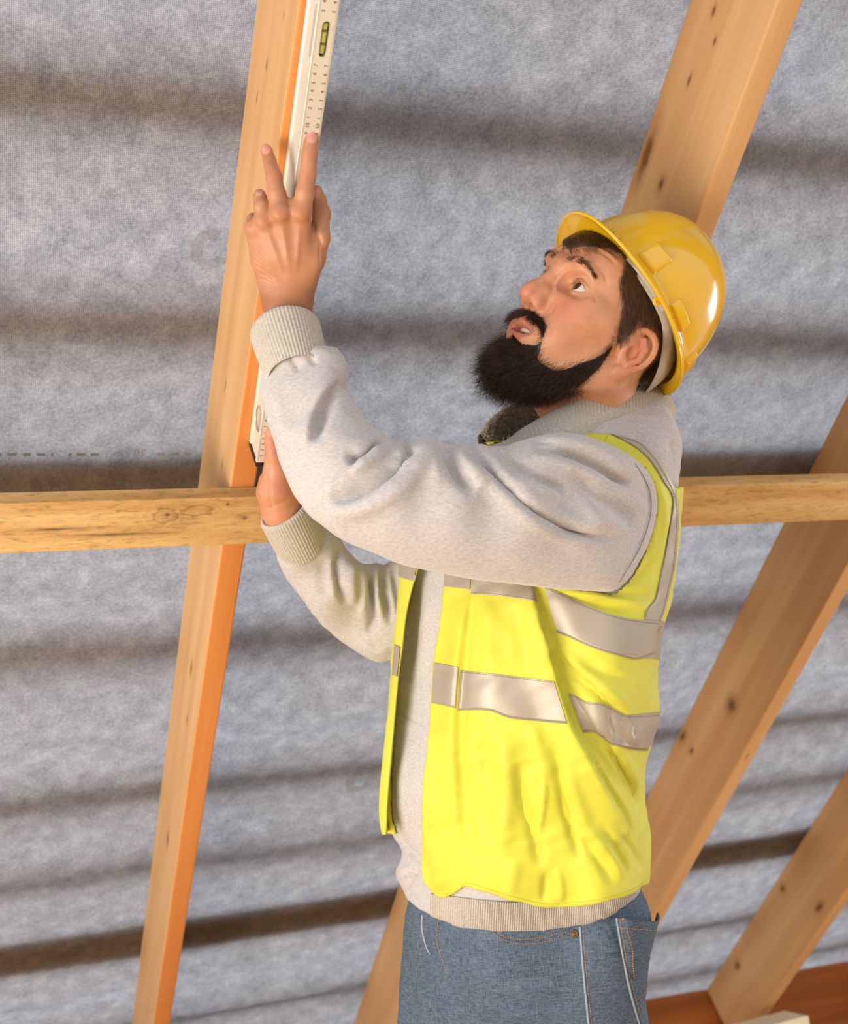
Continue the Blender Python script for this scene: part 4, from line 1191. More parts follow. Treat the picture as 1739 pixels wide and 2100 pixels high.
m, nt, b = mat('yellow_hat_plastic')
b.inputs['Base Color'].default_value = (*s2l(240, 188, 22), 1); b.inputs['Roughness'].default_value = .16; b.inputs['Specular IOR Level'].default_value = .55
b.inputs['Coat Weight'].default_value = .35; b.inputs['Coat Roughness'].default_value = .05
M_HAT = m
M_WEB = plain('headband_webbing', s2l(178, 168, 150), .75)
DOME_A, DOME_B, DOME_H = .1255, .1085, .158
def dome_pt(th, ph, grow=0.0):
    """th 0 = front, 90 deg = his left; ph 0 = rim, 90 deg = crown"""
    c, s = np.cos(ph), np.sin(ph)
    e = np.abs(c) ** .88
    return np.stack([(DOME_B + grow) * e * np.sin(th), (DOME_H + grow) * s ** .96, (DOME_A + grow) * e * np.cos(th) - .006 * s], -1)
def hat():
    n = 192; th = np.arange(n) / n * 2 * np.pi
    cs = np.cos(th); vz = np.clip(cs, 0, 1) ** 3
    RA = np.stack([.119 * np.sin(th), 0 * th, .1382 * cs + .0255 * vz * np.sign(cs) * np.abs(cs)], -1)
    drop = -.004 - .006 * vz + .003 * np.clip(-cs, 0, 1)
    rings = []
    inner0 = dome_pt(th, 0 * th, -.0032)
    for ph in np.linspace(math.pi / 2 - .001, 0, 30): rings.append(dome_pt(th, 0 * th + ph, -.0032))      # inside of the shell
    dm = dome_pt(th, 0 * th)
    def rim(q, dy):
        P = dm + (RA - dm) * q
        P[:, 1] = drop * q ** 1.5 + dy
        return P
    for q, dy in ((.1, -.0006), (.35, -.0010), (.7, -.0012), (.93, -.0012), (1.0, -.0022), (1.035, -.0016), (1.045, .0004), (1.03, .0022), (.98, .0028), (.85, .0022), (.5, .0030), (.25, .0042)):
        rings.append(rim(q, dy))
    for ph in np.linspace(.06, math.pi / 2 - .001, 34):
        P = dome_pt(th, 0 * th + ph)
        # low crest from front to back
        rings.append(P + np.array([0, 1, 0]) * (.0022 * np.exp(-(P[:, 0] / .022) ** 2) * np.clip((ph - .5) / .5, 0, 1))[:, None])
    V, Fq = loft(rings)
    root = bpy.data.objects.new('hard_hat', None); COL.objects.link(root); root.location = Vector(to_world(HAT_T)); root.empty_display_size = .05
    tag(root, 'glossy yellow hard hat tilted back on the head of the bearded man', 'hard hat')
    obj('shell', hat_cam(V), Fq[:, ::-1], M_HAT, root)
    # sockets for ear muffs and visor: raised rounded boxes on the shell
    def socket(a0, a1, p0, p1, lift):
        k = 14; rows = []
        for i in range(k + 1):
            row = []
            for j in range(k + 1):
                u, v = i / k, j / k
                th_ = a0 + (a1 - a0) * u; ph_ = p0 + (p1 - p0) * v
                ed = min(min(u, 1 - u) / .12, min(v, 1 - v) / .16, 1.0)
                row.append(dome_pt(np.array(th_), np.array(ph_), -.001 + (lift + .001) * math.sin(max(ed, 0) * math.pi / 2)))
            rows.append(np.array(row))
        V, Fq = loft(rows, closed_u=False)
        obj('accessory_socket', hat_cam(V), Fq[:, ::-1], M_HAT, root)
    R_ = math.radians
    for sgn in (1, -1):
        socket(sgn * R_(32), sgn * R_(49), R_(3), R_(17), .0055)
        socket(sgn * R_(69), sgn * R_(90), R_(2.5), R_(9), .0050)
        socket(sgn * R_(114), sgn * R_(131), R_(3), R_(12), .0050)
    # chin strap lug: little eyelet tabs under the rim
    for sgn in (1, -1):
        th0 = sgn * R_(63)
        c = np.array([.113 * math.sin(th0), -.004, .131 * math.cos(th0)])
        out = np.array([math.sin(th0), 0, math.cos(th0)]); tn = np.array([math.cos(th0), 0, -math.sin(th0)])
        n = 28; a = np.arange(n) * 2 * math.pi / n
        rs = []
        for r, o_ in ((.0019, .0012), (.0048, .0012), (.0052, 0), (.0048, -.0012), (.0019, -.0012), (.0019, .0012)):
            dn = np.where(np.sin(a) > 0, 1.9, 1.0) if r > .003 else np.ones(n)
            rs.append(c + out * o_ + tn * (np.cos(a) * r)[:, None] + np.array([0, 1, 0]) * (-.0045 + np.sin(a) * r * dn)[:, None])
        V, Fq = loft(rs)
        obj('strap_lug', hat_cam(V), Fq, M_HAT, root)
    # headband inside, dropping to a nape strap
    th = np.arange(160) / 160 * 2 * np.pi; cs = np.cos(th)
    lowr = np.clip((-cs + .15) / 1.15, 0, 1) ** 1.2
    yb = -.004 - .046 * lowr; hh = .026 + .012 * lowr
    rs = []
    for g, dy in ((0, 0), (.0022, .0006), (.0022, 1), (0, 1.0), (0, 0)):
        y = yb + (hh * dy if dy > .01 else dy)
        rs.append(np.stack([(.094 + g) * np.sin(th), y, (.110 + g) * cs - .012 * lowr + .004], -1))
    V, Fq = loft(rs)
    obj('headband', hat_cam(V), Fq, M_WEB, root)
    tb = np.linspace(-1.25, 1.25, 60); rs = []                              # sweatband at the brow
    for g, y in ((.0, -.002), (.0016, -.003), (.0016, .030), (0, .031), (0, -.002)):
        rs.append(np.stack([(.1015 + g) * np.sin(tb), np.full(60, y), (.1205 + g) * np.cos(tb)], 1))
    V, Fq = loft(rs, closed_u=False)
    obj('sweatband', hat_cam(V), Fq, M_WEB, root)
    for k in range(6):                                                     # webbing cradle
        a = (k + .5) * math.pi / 3; tt = np.linspace(.12, 1.45, 14); w = .009
        L = dome_pt(np.full(14, a - .08), tt, -.014); Rr = dome_pt(np.full(14, a + .08), tt, -.014)
        V, Fq = loft([L, Rr], closed_u=False)
        obj('cradle_strap', hat_cam(V), Fq, M_WEB, root)
    return root
hard_hat = hat()

# ---------------------------------------------------------------- cloth materials
def fleece_mat(name, lo, hi, fuzz=.4):
    m, nt, b = mat(name)
    v = mapping(nt, (1, 1, 1))
    heather = noise(nt, mapping(nt, (60, 60, 160)), 3.0, 5, .7)
    big = noise(nt, v, 30, 3, .5)
    c = ramp(nt, heather, [(.30, lo), (.68, hi)])
    c = mixc(nt, math_n(nt, 'MULTIPLY', big, .25), c, hi)
    nt.links.new(c, b.inputs['Base Color']); b.inputs['Roughness'].default_value = .95; b.inputs['Specular IOR Level'].default_value = .15
    b.inputs['Sheen Weight'].default_value = fuzz; b.inputs['Sheen Roughness'].default_value = .5
    bump(nt, b, math_n(nt, 'ADD', noise(nt, v, 700, 3, .6), noise(nt, v, 260, 2, .5)), .30, .0010)
    return m
M_FLEECE = fleece_mat('grey_marl_fleece', s2l(168, 162, 158), s2l(204, 198, 194))
M_RIB = fleece_mat('grey_rib_knit', s2l(162, 154, 141), s2l(201, 193, 178), .3)
M_SHERPA = fleece_mat('pile_lining', s2l(150, 136, 116), s2l(192, 178, 154), .6)
M_SEAM = plain('grey_seam_thread', s2l(140, 130, 122), .9)

# ---------------------------------------------------------------- jacket
SLEEVE = [(537, 768), (534, 800), (545, 850), (557, 890), (570, 937), (585, 977), (603, 1015), (627, 1047), (660, 1078), (711, 1112), (770, 1136), (822, 1157), (915, 1178),
          (1000, 1192), (1110, 1203), (1180, 1210), (1248, 1213), (1277, 1198), (1302, 1165), (1326, 1115), (1341, 1060), (1343, 1010), (1326, 968), (1300, 940), (1260, 917),
          (1210, 898), (1160, 889), (1110, 892), (1070, 905), (1030, 916), (985, 913), (930, 912), (903, 906), (890, 896), (872, 895), (852, 901), (840, 911), (826, 903),
          (808, 907), (795, 895), (772, 881), (755, 868), (741, 845), (725, 815), (706, 790), (714, 772), (709, 742), (690, 713), (655, 688), (612, 684), (572, 702), (546, 732)]
SLEEVE_Z = [(590, 740, 1.512), (610, 820, 1.500), (640, 920, 1.478), (680, 1010, 1.470), (780, 1030, 1.478), (900, 1040, 1.496), (1050, 1050, 1.522), (1200, 1060, 1.562), (1310, 1060, 1.610)]
FARSL = [(566, 1128), (574, 1160), (590, 1190), (622, 1232), (660, 1280), (718, 1328), (768, 1357), (802, 1352), (835, 1345), (920, 1300), (960, 1150), (960, 1090), (840, 1130), (803, 1150),
         (786, 1160), (770, 1154), (755, 1158), (740, 1155), (722, 1140), (709, 1125), (690, 1098), (664, 1080), (630, 1090), (595, 1115)]
FARSL_Z = [(600, 1120, 1.80), (660, 1190, 1.845), (760, 1280, 1.915), (850, 1230, 1.915), (950, 1150, 1.90)]
TORSO = [(1364, 838), (1382, 895), (1390, 960), (1389, 1040), (1382, 1100), (1372, 1200), (1349, 1290), (1333, 1400), (1328, 1500), (1310, 1600), (1318, 1700), (1316, 1790), (1310, 1850), (1300, 1960),
         (1180, 2010), (1050, 2012), (930, 1990), (860, 1930), (838, 1860), (832, 1835), (813, 1793), (826, 1745), (800, 1700), (796, 1600), (806, 1450), (818, 1300), (850, 1150), (900, 1040), (945, 965), (985, 922),
         (1042, 903), (1100, 878), (1153, 860), (1216, 842), (1280, 832), (1330, 830)]
TORSO_Z = [(800, 1400, 1.815), (1070, 1400, 1.75), (1340, 1400, 1.685), (810, 1850, 1.83), (1070, 1850, 1.765), (1320, 1850, 1.70), (930, 1000, 1.785), (1100, 950, 1.75), (1370, 950, 1.715)]
I_SL = Inflate(SLEEVE, SLEEVE_Z, .86, 3.0, 3)
I_FS = Inflate(FARSL, FARSL_Z, .9, 3.0, 3)
I_TO = Inflate(TORSO, TORSO_Z, 1.02, 4.0, 3)
HEM = [(833, 1842), (858, 1864), (887, 1881), (930, 1896), (971, 1906), (1020, 1910), (1068, 1911), (1118, 1908), (1164, 1902), (1205, 1893), (1241, 1881), (1280, 1858), (1311, 1830)]
def jacket_field():
    h = .0032
    lo = np.minimum(cpt(505, 760, 1.3), cpt(505, 760, 2.12)); hi = np.maximum(cpt(1410, 1930, 1.3), cpt(1410, 1930, 2.0))
    lo = np.array([-.25, -.20, 1.34]); hi = np.array([.385, .66, 2.05])
    f = Field(lo, hi, h)
    f.blob(I_TO)
    C = cpt
    f.cone(C(1120, 945, 1.690), C(1200, 922, 1.690), .040, .052, .03); f.cone(C(1200, 922, 1.690), C(1312, 912, 1.735), .052, .052, .03)           # yoke on the near shoulder and nape
    f.cone(C(1130, 935, 1.840), C(1300, 915, 1.790), .052, .050, .03)
    f.prism([(700, 700), (1500, 700), (1500, 1825)] + [(1330, 1826)] + HEM[::-1] + [(822, 1838), (700, 1838)], 'and', .004, 1)
    T = f.V.copy()
    f.blob(I_FS, .02)
    f.blob(I_SL, .014)
    return f, T
_jf, _TV = jacket_field()
JV, JF = _jf.mesh(); JV = smooth(JV, JF, 4)

def wrinkle(V, Fq, rows, gain=1.0):
    for r in rows:
        N = normals(V, Fq)
        path, amp, wl = r[0], r[1] * gain, r[2]
        wr = r[3] if len(r) > 3 else wl
        V = stroke(V, N, path, amp, wl, wr, r[4] if len(r) > 4 else None)
    return V
NZ = (1.30, 1.66)                                          # near sleeve only
FZ = (1.66, 2.05)
J_ROWS = [
    ([(700, 774), (672, 794), (652, 826), (640, 862), (632, 900), (631, 918)], .0055, 6, 24, NZ), ([(702, 782), (680, 806), (664, 836), (652, 870), (646, 905)], -.0090, 15, 6, NZ),
    ([(714, 950), (738, 937), (764, 920), (790, 898)], -.0105, 15, 12, NZ), ([(716, 968), (742, 958), (772, 938), (802, 908)], .0070, 8, 8, NZ),
    ([(726, 938), (750, 910), (772, 893)], .0040, 12, 12, NZ),
    ([(848, 918), (846, 940), (832, 962), (806, 988), (768, 1013), (716, 1028), (676, 1022)], -.0115, 9, 30, NZ),
    ([(856, 920), (856, 945), (842, 970), (814, 998), (772, 1026), (718, 1043), (670, 1036)], .0085, 22, 9, NZ),
    ([(826, 905), (836, 922), (842, 936)], -.0060, 6, 6, NZ), ([(812, 912), (818, 940), (808, 965)], .0035, 12, 12, NZ),
    ([(905, 912), (922, 945), (945, 980), (975, 1004)], -.0100, 14, 12, NZ), ([(940, 918), (962, 960), (992, 1002)], .0045, 12, 12, NZ), ([(868, 905), (888, 950), (900, 1000)], .0050, 20, 20, NZ),
    ([(957, 917), (990, 950), (1027, 988), (1074, 1031), (1121, 1065), (1169, 1088), (1216, 1101), (1268, 1104)], -.0120, 12, 9, NZ),
    ([(975, 914), (1010, 950), (1060, 1000), (1110, 1040), (1170, 1068), (1240, 1085)], .0060, 14, 14, NZ),
    ([(960, 940), (1000, 985), (1060, 1045), (1130, 1090), (1210, 1122)], .0050, 16, 16, NZ),
    ([(1033, 931), (1076, 961), (1121, 988), (1164, 1010)], -.0075, 12, 9, NZ), ([(1060, 975), (1110, 1005), (1150, 1030)], .0030, 10, 10, NZ),
    ([(1094, 918), (1153, 926), (1202, 942), (1243, 964), (1280, 986), (1302, 992)], -.0105, 7, 9, NZ), ([(1110, 904), (1165, 908), (1220, 925), (1262, 950), (1296, 975)], .0060, 12, 12, NZ),
    ([(1090, 935), (1140, 948), (1190, 966), (1240, 992)], .0038, 11, 11, NZ),
    ([(1175, 962), (1202, 992), (1234, 1022), (1266, 1048), (1298, 1070)], -.0065, 16, 16, NZ), ([(1205, 1050), (1250, 1075), (1290, 1095)], .0035, 14, 14, NZ),
    ([(1092, 908), (1120, 905), (1150, 912)], -.0035, 5, 5, NZ),
    ([(1302, 952), (1325, 990), (1333, 1028), (1328, 1072), (1306, 1129), (1266, 1195)], -.0022, 3.5, 3.5, NZ), ([(1310, 948), (1334, 990), (1342, 1028), (1337, 1075), (1314, 1135), (1274, 1202)], .0018, 4, 4, NZ),
    ([(548, 752), (575, 745), (610, 735), (650, 722), (685, 720)], .0030, 9, 9, NZ), ([(590, 730), (605, 745), (612, 762)], -.0030, 5, 5, NZ), ([(630, 722), (640, 738), (650, 748)], -.0026, 5, 5, NZ),
    ([(560, 800), (575, 850), (585, 900)], .0030, 16, 16, NZ),
    ([(702, 1120), (694, 1165), (700, 1210), (712, 1240)], -.0100, 9, 9, FZ), ([(722, 1150), (720, 1195), (726, 1245)], .0050, 9, 9, FZ),
    ([(754, 1160), (764, 1215), (764, 1265), (756, 1300)], -.0125, 8, 8, FZ), ([(738, 1160), (744, 1215), (742, 1270)], .0050, 8, 8, FZ), ([(773, 1158), (778, 1215), (784, 1270)], .0060, 7, 7, FZ),
    ([(784, 1162), (790, 1215), (802, 1285)], -.0105, 7, 7, FZ), ([(806, 1160), (815, 1220), (824, 1280)], -.0060, 7, 7, FZ), ([(670, 1145), (662, 1190), (672, 1230)], -.0040, 14, 14, FZ), ([(735, 1310), (770, 1335), (800, 1330)], .0030, 10, 10, FZ),
    ([(857, 1185), (850, 1260), (842, 1335), (836, 1400)], -.0045, 10, 14), ([(885, 1195), (874, 1290), (866, 1380)], .0030, 10, 10), ([(836, 1240), (826, 1350), (818, 1450)], .0025, 8, 8),
    ([(809, 1460), (836, 1472), (879, 1486)], -.0018, 3, 3), ([(825, 1537), (809, 1584), (812, 1680), (829, 1730), (862, 1775)], -.0028, 4, 4), ([(836, 1540), (822, 1590), (826, 1680), (842, 1728)], .0020, 8, 8),
    ([(826, 1742), (845, 1752), (862, 1772)], -.0045, 7, 7), ([(864, 1790), (848, 1815), (834, 1838)], -.0035, 4, 4), ([(826, 1775), (836, 1800)], .0040, 14, 14),
    ([(1372, 905), (1384, 918), (1390, 930)], -.0050, 10, 10), ([(1250, 862), (1310, 858), (1366, 866)], -.0020, 6, 6),
]
JV = wrinkle(JV, JF, J_ROWS, 1.45)
JV = smooth(JV, JF, 1)
_n = normals(JV, JF)
JV = JV + _n * (.0007 * (np.sin(JV[:, 0] * 61 + 3 * np.sin(JV[:, 1] * 40)) * np.sin(JV[:, 1] * 70 + 2 * np.sin(JV[:, 2] * 50))))[:, None]
jacket = obj('jacket', JV, JF, M_FLEECE, person)
J_BVH = bvh_of(JV, JF)

def lines(name, items, m_, parent):
    for v_, f_ in items:
        if len(v_): obj(name, v_, f_, m_, parent)

def rib_ring(name, c0, c1, r0, r1, ax, parent, ribs=58, belly=.05, ell=1.0, inner=True, tilt0=None):
    """a ribbed cuff between two rings; ax is its axis"""
    d, a, b = frame(ax)
    n = ribs * 6; th = np.arange(n) * 2 * np.pi / n; m = 22
    rib = .5 + .5 * np.cos(th * ribs); rib = rib ** .6
    rings = []
    for j in range(m):
        t = j / (m - 1)
        c = c0 * (1 - t) + c1 * t; r = (r0 * (1 - t) + r1 * t) * (1 + belly * math.sin(t * math.pi))
        lip = min(t / .06, 1.0)
        rr = r - .0011 * (1 - rib) - .0022 * (1 - math.sin(lip * math.pi / 2))
        rings.append(c + (np.cos(th) * rr)[:, None] * a + (np.sin(th) * rr * ell)[:, None] * b)
    if inner:
        back = []
        for t in (0.0, .03, .3, .8):
            c = c0 * (1 - t) + c1 * t; r = (r0 * (1 - t) + r1 * t) - .0055
            back.append(c + (np.cos(th) * r)[:, None] * a + (np.sin(th) * r * ell)[:, None] * b)
        rings = back[::-1] + rings
    V, Fq = loft(rings)
    return obj(name, V, Fq, M_RIB, parent)
_ax = np.array([-.235, -.80, .55])
rib_ring('cuff', cpt(584, 676, 1.5225), cpt(612, 772, 1.4980), .0440, .0375, _ax, jacket, 58, .03)
rib_ring('cuff', cpt(582, 1044, 1.765), cpt(623, 1128, 1.815), .0398, .0372, np.array([-.46, -.74, -.52]), jacket, 54, .03)

# ribbed hem band
def hem_fn(G):
    nv, nu, _ = G.shape
    ph = np.arange(nu) / 5.0 * 2 * np.pi
    away = G / np.linalg.norm(G, axis=2, keepdims=True)
    bel = np.sin(np.linspace(.15, 1, nv) * math.pi)[:, None]
    return G - away * ((.0014 * np.cos(ph))[None] + .004 * bel)[..., None]
_top = [(884, 1832), (930, 1838), (1000, 1846), (1068, 1850), (1140, 1848), (1220, 1836), (1290, 1812), (1318, 1790)]
_bot = [(884, 1880)] + HEM[3:12] + [(1309, 1832)]
V, Fq = strip(J_BVH, _top, _bot, 96 * 5, 16, .0015, .004, hem_fn)
obj('hem_band', V, Fq[:, ::-1], M_RIB, jacket)

# standing collar, ribbed outside, pile lining inside
CT = [(1000, 921, 1.668), (1042, 902, 1.655), (1077, 877, 1.648), (1121, 852, 1.646), (1185, 820, 1.655), (1248, 807, 1.675), (1311, 801, 1.706), (1356, 806, 1.745), (1368, 812, 1.780), (1345, 805, 1.83),
      (1270, 800, 1.872), (1190, 803, 1.885), (1115, 815, 1.868), (1050, 830, 1.84), (1008, 858, 1.81), (985, 890, 1.785)]
CB = [(1020, 938, 1.640), (1052, 927, 1.630), (1090, 908, 1.622), (1135, 890, 1.618), (1192, 868, 1.628), (1250, 850, 1.650), (1315, 840, 1.692), (1366, 842, 1.742), (1380, 848, 1.785), (1352, 845, 1.845),
      (1275, 840, 1.892), (1190, 845, 1.905), (1105, 862, 1.888), (1042, 885, 1.86), (1012, 905, 1.83), (992, 930, 1.80)]
def collar():
    T = curve([cpt(*p) for p in CT], 28); B = curve([cpt(*p) for p in CB], 28)
    n = len(T); cen = np.array(cpt(1200, 870, 1.765))
    arc = np.concatenate([[0], np.cumsum(np.linalg.norm(np.diff(T, axis=0), axis=1))])
    k = np.linspace(0, arc[-1], 760); T = np.stack([np.interp(k, arc, T[:, i]) for i in range(3)], 1); B = np.stack([np.interp(k, arc, B[:, i]) for i in range(3)], 1)
    out = T - cen; out -= (T - B) * ((out * (T - B)).sum(1) / ((T - B) ** 2).sum(1))[:, None]; out /= np.linalg.norm(out, axis=1, keepdims=True)
    rib = (.5 + .5 * np.cos(np.arange(760) / 760 * 2 * np.pi * 126)) ** .7
    rows = []
    for v, o_ in ((-.45, -.012), (-.2, -.002), (.0, .005), (.12, .0058), (.35, .0064), (.6, .0062), (.8, .0055), (.92, .0045), (.98, .0028), (1.01, 0), (.98, -.0025), (.9, -.004)):
        rows.append(B + (T - B) * v + out * (o_ - .0017 * (1 - rib) * (1 if .0 < v < .97 and o_ > 0 else .2))[:, None])
    V, Fq = loft(rows, closed_u=False)
    co = obj('collar', V, Fq, M_RIB, jacket)
    rows = []; rng = np.random.default_rng(5)
    for v in np.linspace(1.0, .10, 26):
        base = B + (T - B) * v - out * (.0045 + .004 * math.sin(max(0, min(1, (1 - v))) * math.pi * .8))
        rows.append(base)
    rows = np.array(rows)
    nz = rng.normal(size=rows.shape[:2])
    for _ in range(3): nz = (nz + np.roll(nz, 1, 1) + np.roll(nz, -1, 1) + np.roll(nz, 1, 0) + np.roll(nz, -1, 0)) / 3.4
    rows = rows + out[None] * (nz * .0022)[..., None]
    V, Fq = loft(list(rows), closed_u=False)
    # short pile standing on the lining and curling over the edge
    S = 5200; iu = rng.integers(2, 757, S); iv = (rng.random(S) ** 1.4 * 24).astype(int)
    p0 = rows[iv, iu]; dr = -out[iu] * .6 + rng.normal(size=(S, 3)) * .55 + (1 + 1.6 * (iv < 3))[:, None] * (T - B)[iu] / np.linalg.norm((T - B)[iu], axis=1, keepdims=True) * .55
    dr /= np.linalg.norm(dr, axis=1, keepdims=True); ln = rng.uniform(.004, .0085, S)[:, None]; cu = rng.normal(size=(S, 3)) * .003
    P = np.stack([p0, p0 + dr * ln * .4 + cu * .5, p0 + dr * ln * .75 + cu, p0 + dr * ln + cu * .3], 1)
    tv, tf = tubes(P, np.repeat(np.array([[.00045, .00050, .00042, .0002]]), S, 0))
    pxT = project(T)[:, 0]; cand = np.nonzero((pxT > 1215) & (pxT < 1372) & (np.arange(760) < 470))[0]
    it = rng.choice(cand, 2600); up_ = (T - B)[it] / np.linalg.norm((T - B)[it], axis=1, keepdims=True)
    p0 = T[it] - out[it] * rng.uniform(.0005, .005, (len(it), 1)) - up_ * .002
    dr = up_ * 1.0 + rng.normal(size=(len(it), 3)) * .5; dr /= np.linalg.norm(dr, axis=1, keepdims=True)
    ln = rng.uniform(.005, .0105, len(it))[:, None]; cu = rng.normal(size=(len(it), 3)) * .003
    P = np.stack([p0, p0 + dr * ln * .4 + cu * .5, p0 + dr * ln * .75 + cu, p0 + dr * ln + cu * .3], 1)
    uv_, uf_ = tubes(P, np.repeat(np.array([[.00045, .00050, .00042, .0002]]), len(it), 0))
    V, Fq = join([(V, Fq), (tv, tf), (uv_, uf_)])
    obj('collar_lining', V, Fq, M_SHERPA, jacket)
    lines('seam', [thread(J_BVH, [(1302, 950), (1326, 990), (1335, 1028), (1330, 1074), (1308, 1131), (1268, 1197)], .0005, .0002)], M_SEAM, jacket)
    # zip tape running down from the collar's front corner
    zt = np.array([cpt(992, 912, 1.70), cpt(1008, 925, 1.672), cpt(1020, 940, 1.65), cpt(1010, 960, 1.66)])
    tv, tf = tubes(curve(zt, 6)[None], np.full((1, 19), .0035), 8)
    obj('zipper', tv, tf, plain('dark_zip', s2l(70, 60, 52), .5), jacket)
collar()

# ---------------------------------------------------------------- hi-vis vest: a thin shell standing off the jacket
m, nt, b = mat('fluorescent_yellow_cloth')
v = mapping(nt, (1, 1, 1))
c = ramp(nt, noise(nt, v, 18, 3, .5), [(.3, (.72, .69, .055)), (.7, (.78, .75, .075))])
nt.links.new(c, b.inputs['Base Color']); b.inputs['Roughness'].default_value = .55; b.inputs['Specular IOR Level'].default_value = .35
b.inputs['Sheen Weight'].default_value = .15
bump(nt, b, math_n(nt, 'ADD', noise(nt, v, 1100, 2, .5), noise(nt, v, 90, 3, .5, 1.0)), .12, .0010)
_df = nt.nodes.new('ShaderNodeBsdfTranslucent'); _mx = nt.nodes.new('ShaderNodeMixShader'); _mx.inputs[0].default_value = .12
nt.links.new(c, _df.inputs[0]); nt.links.new(b.outputs[0], _mx.inputs[1]); nt.links.new(_df.outputs[0], _mx.inputs[2]); nt.links.new(_mx.outputs[0], nt.nodes['Material Output'].inputs[0])
M_VEST = m
m, nt, b = mat('grey_reflective_tape')
b.inputs['Base Color'].default_value = (*s2l(172, 160, 142), 1); b.inputs['Roughness'].default_value = .42; b.inputs['Metallic'].default_value = .15
bump(nt, b, noise(nt, mapping(nt), 60, 4, .6, .8), .10, .002)
M_TAPE = m
M_STITCH = plain('tape_stitching', s2l(120, 112, 96), .8)

VEST_POLY = [(1364, 838), (1386, 895), (1389, 960), (1389, 1040), (1389, 1095), (1383, 1165), (1374, 1208), (1364, 1250), (1354, 1280), (1346, 1330), (1340, 1352), (1347, 1400), (1351, 1450), (1348, 1490), (1328, 1538), (1314, 1580), (1314, 1620), (1326, 1670), (1333, 1720), (1335, 1775), (1330, 1815), (1322, 1860), (1310, 1960),
             (1180, 2010), (1050, 2012), (930, 1990), (850, 1930), (815, 1860), (800, 1800), (796, 1700), (790, 1600), (800, 1450), (812, 1300), (845, 1150), (895, 1035), (940, 960), (985, 918),
             (1042, 898), (1100, 874), (1153, 856), (1216, 838), (1280, 828), (1330, 826)]
I_VE = Inflate(VEST_POLY, TORSO_Z, 1.05, 4.0, 3)
REGION = [(1056, 912), (1090, 890), (1130, 883), (1175, 888), (1245, 888), (1264, 891), (1311, 905), (1345, 934), (1368, 968), (1385, 1000), (1425, 1010), (1430, 1200), (1420, 1500), (1420, 1700), (1400, 1790), (1328, 1814),
          (1300, 1832), (1250, 1848), (1200, 1857), (1150, 1861), (1115, 1862), (1070, 1852), (1020, 1838), (985, 1827), (955, 1819), (935, 1832), (912, 1841), (892, 1835), (874, 1812), (864, 1788), (868, 1700), (872, 1600), (881, 1450),
          (888, 1360), (903, 1260), (915, 1172), (930, 1100), (960, 1000), (1010, 940)]
def _smin(a, b, k):
    H = np.maximum(k - np.abs(a - b), 0) / k
    return np.minimum(a, b) - H * H * k * .25
# keep the jacket field for the gap under the vest
_J = _jf.V
_vf = Field(_jf.lo, _jf.lo + (_jf.n - 1) * _jf.h, _jf.h); _vf.n = _jf.n.copy(); _vf.V = np.minimum(_TV - .0078, 1).astype(np.float32)
_vf.blob(I_VE, .006)
_vf.prism(REGION, 'and', .002, 3)
_vf.V = -_smin(-_vf.V, _J - .0012, .003)
# the far half of the vest, wrapped round the other side of the body
_ff = Field(_vf.lo, _vf.lo + (_vf.n - 1) * _vf.h, _vf.h); _ff.n = _vf.n.copy(); _ff.V = np.minimum(_TV - .0078, 1).astype(np.float32)
_ff.prism([(700, 1710), (800, 1711), (880, 1716), (930, 1800), (1000, 1838), (1330, 1815), (1450, 1790), (1450, 1000), (1385, 1000), (1300, 900), (1180, 880), (1060, 900), (985, 908), (940, 950), (820, 1150), (700, 1300)], 'and', .002, 1)
_sl, _x, _y, _z = _ff.box(_ff.lo, _ff.lo + _ff.n * _ff.h)
for _iz in range(_z.shape[2]):
    _zz = float(_z[0, 0, _iz])
    _px, _py = np.broadcast_arrays(CX + F * _x[:, :, 0] / _zz, CY + F * _y[:, :, 0] / _zz)
    _ff.merge((slice(None), slice(None), slice(_iz, _iz + 1)), ((I_TO.look(I_TO.m, _px, _py) - np.where(_px < 950, .052, .012) - _zz))[:, :, None].astype(np.float32), 0, 'and')
_ff.V = np.maximum(_ff.V, -_smin(-_ff.V, _J - .0012, .003))
_vf.V = np.minimum(_vf.V, _ff.V); del _ff
VV, VF = _vf.mesh()
del _vf, _jf, _TV, _J
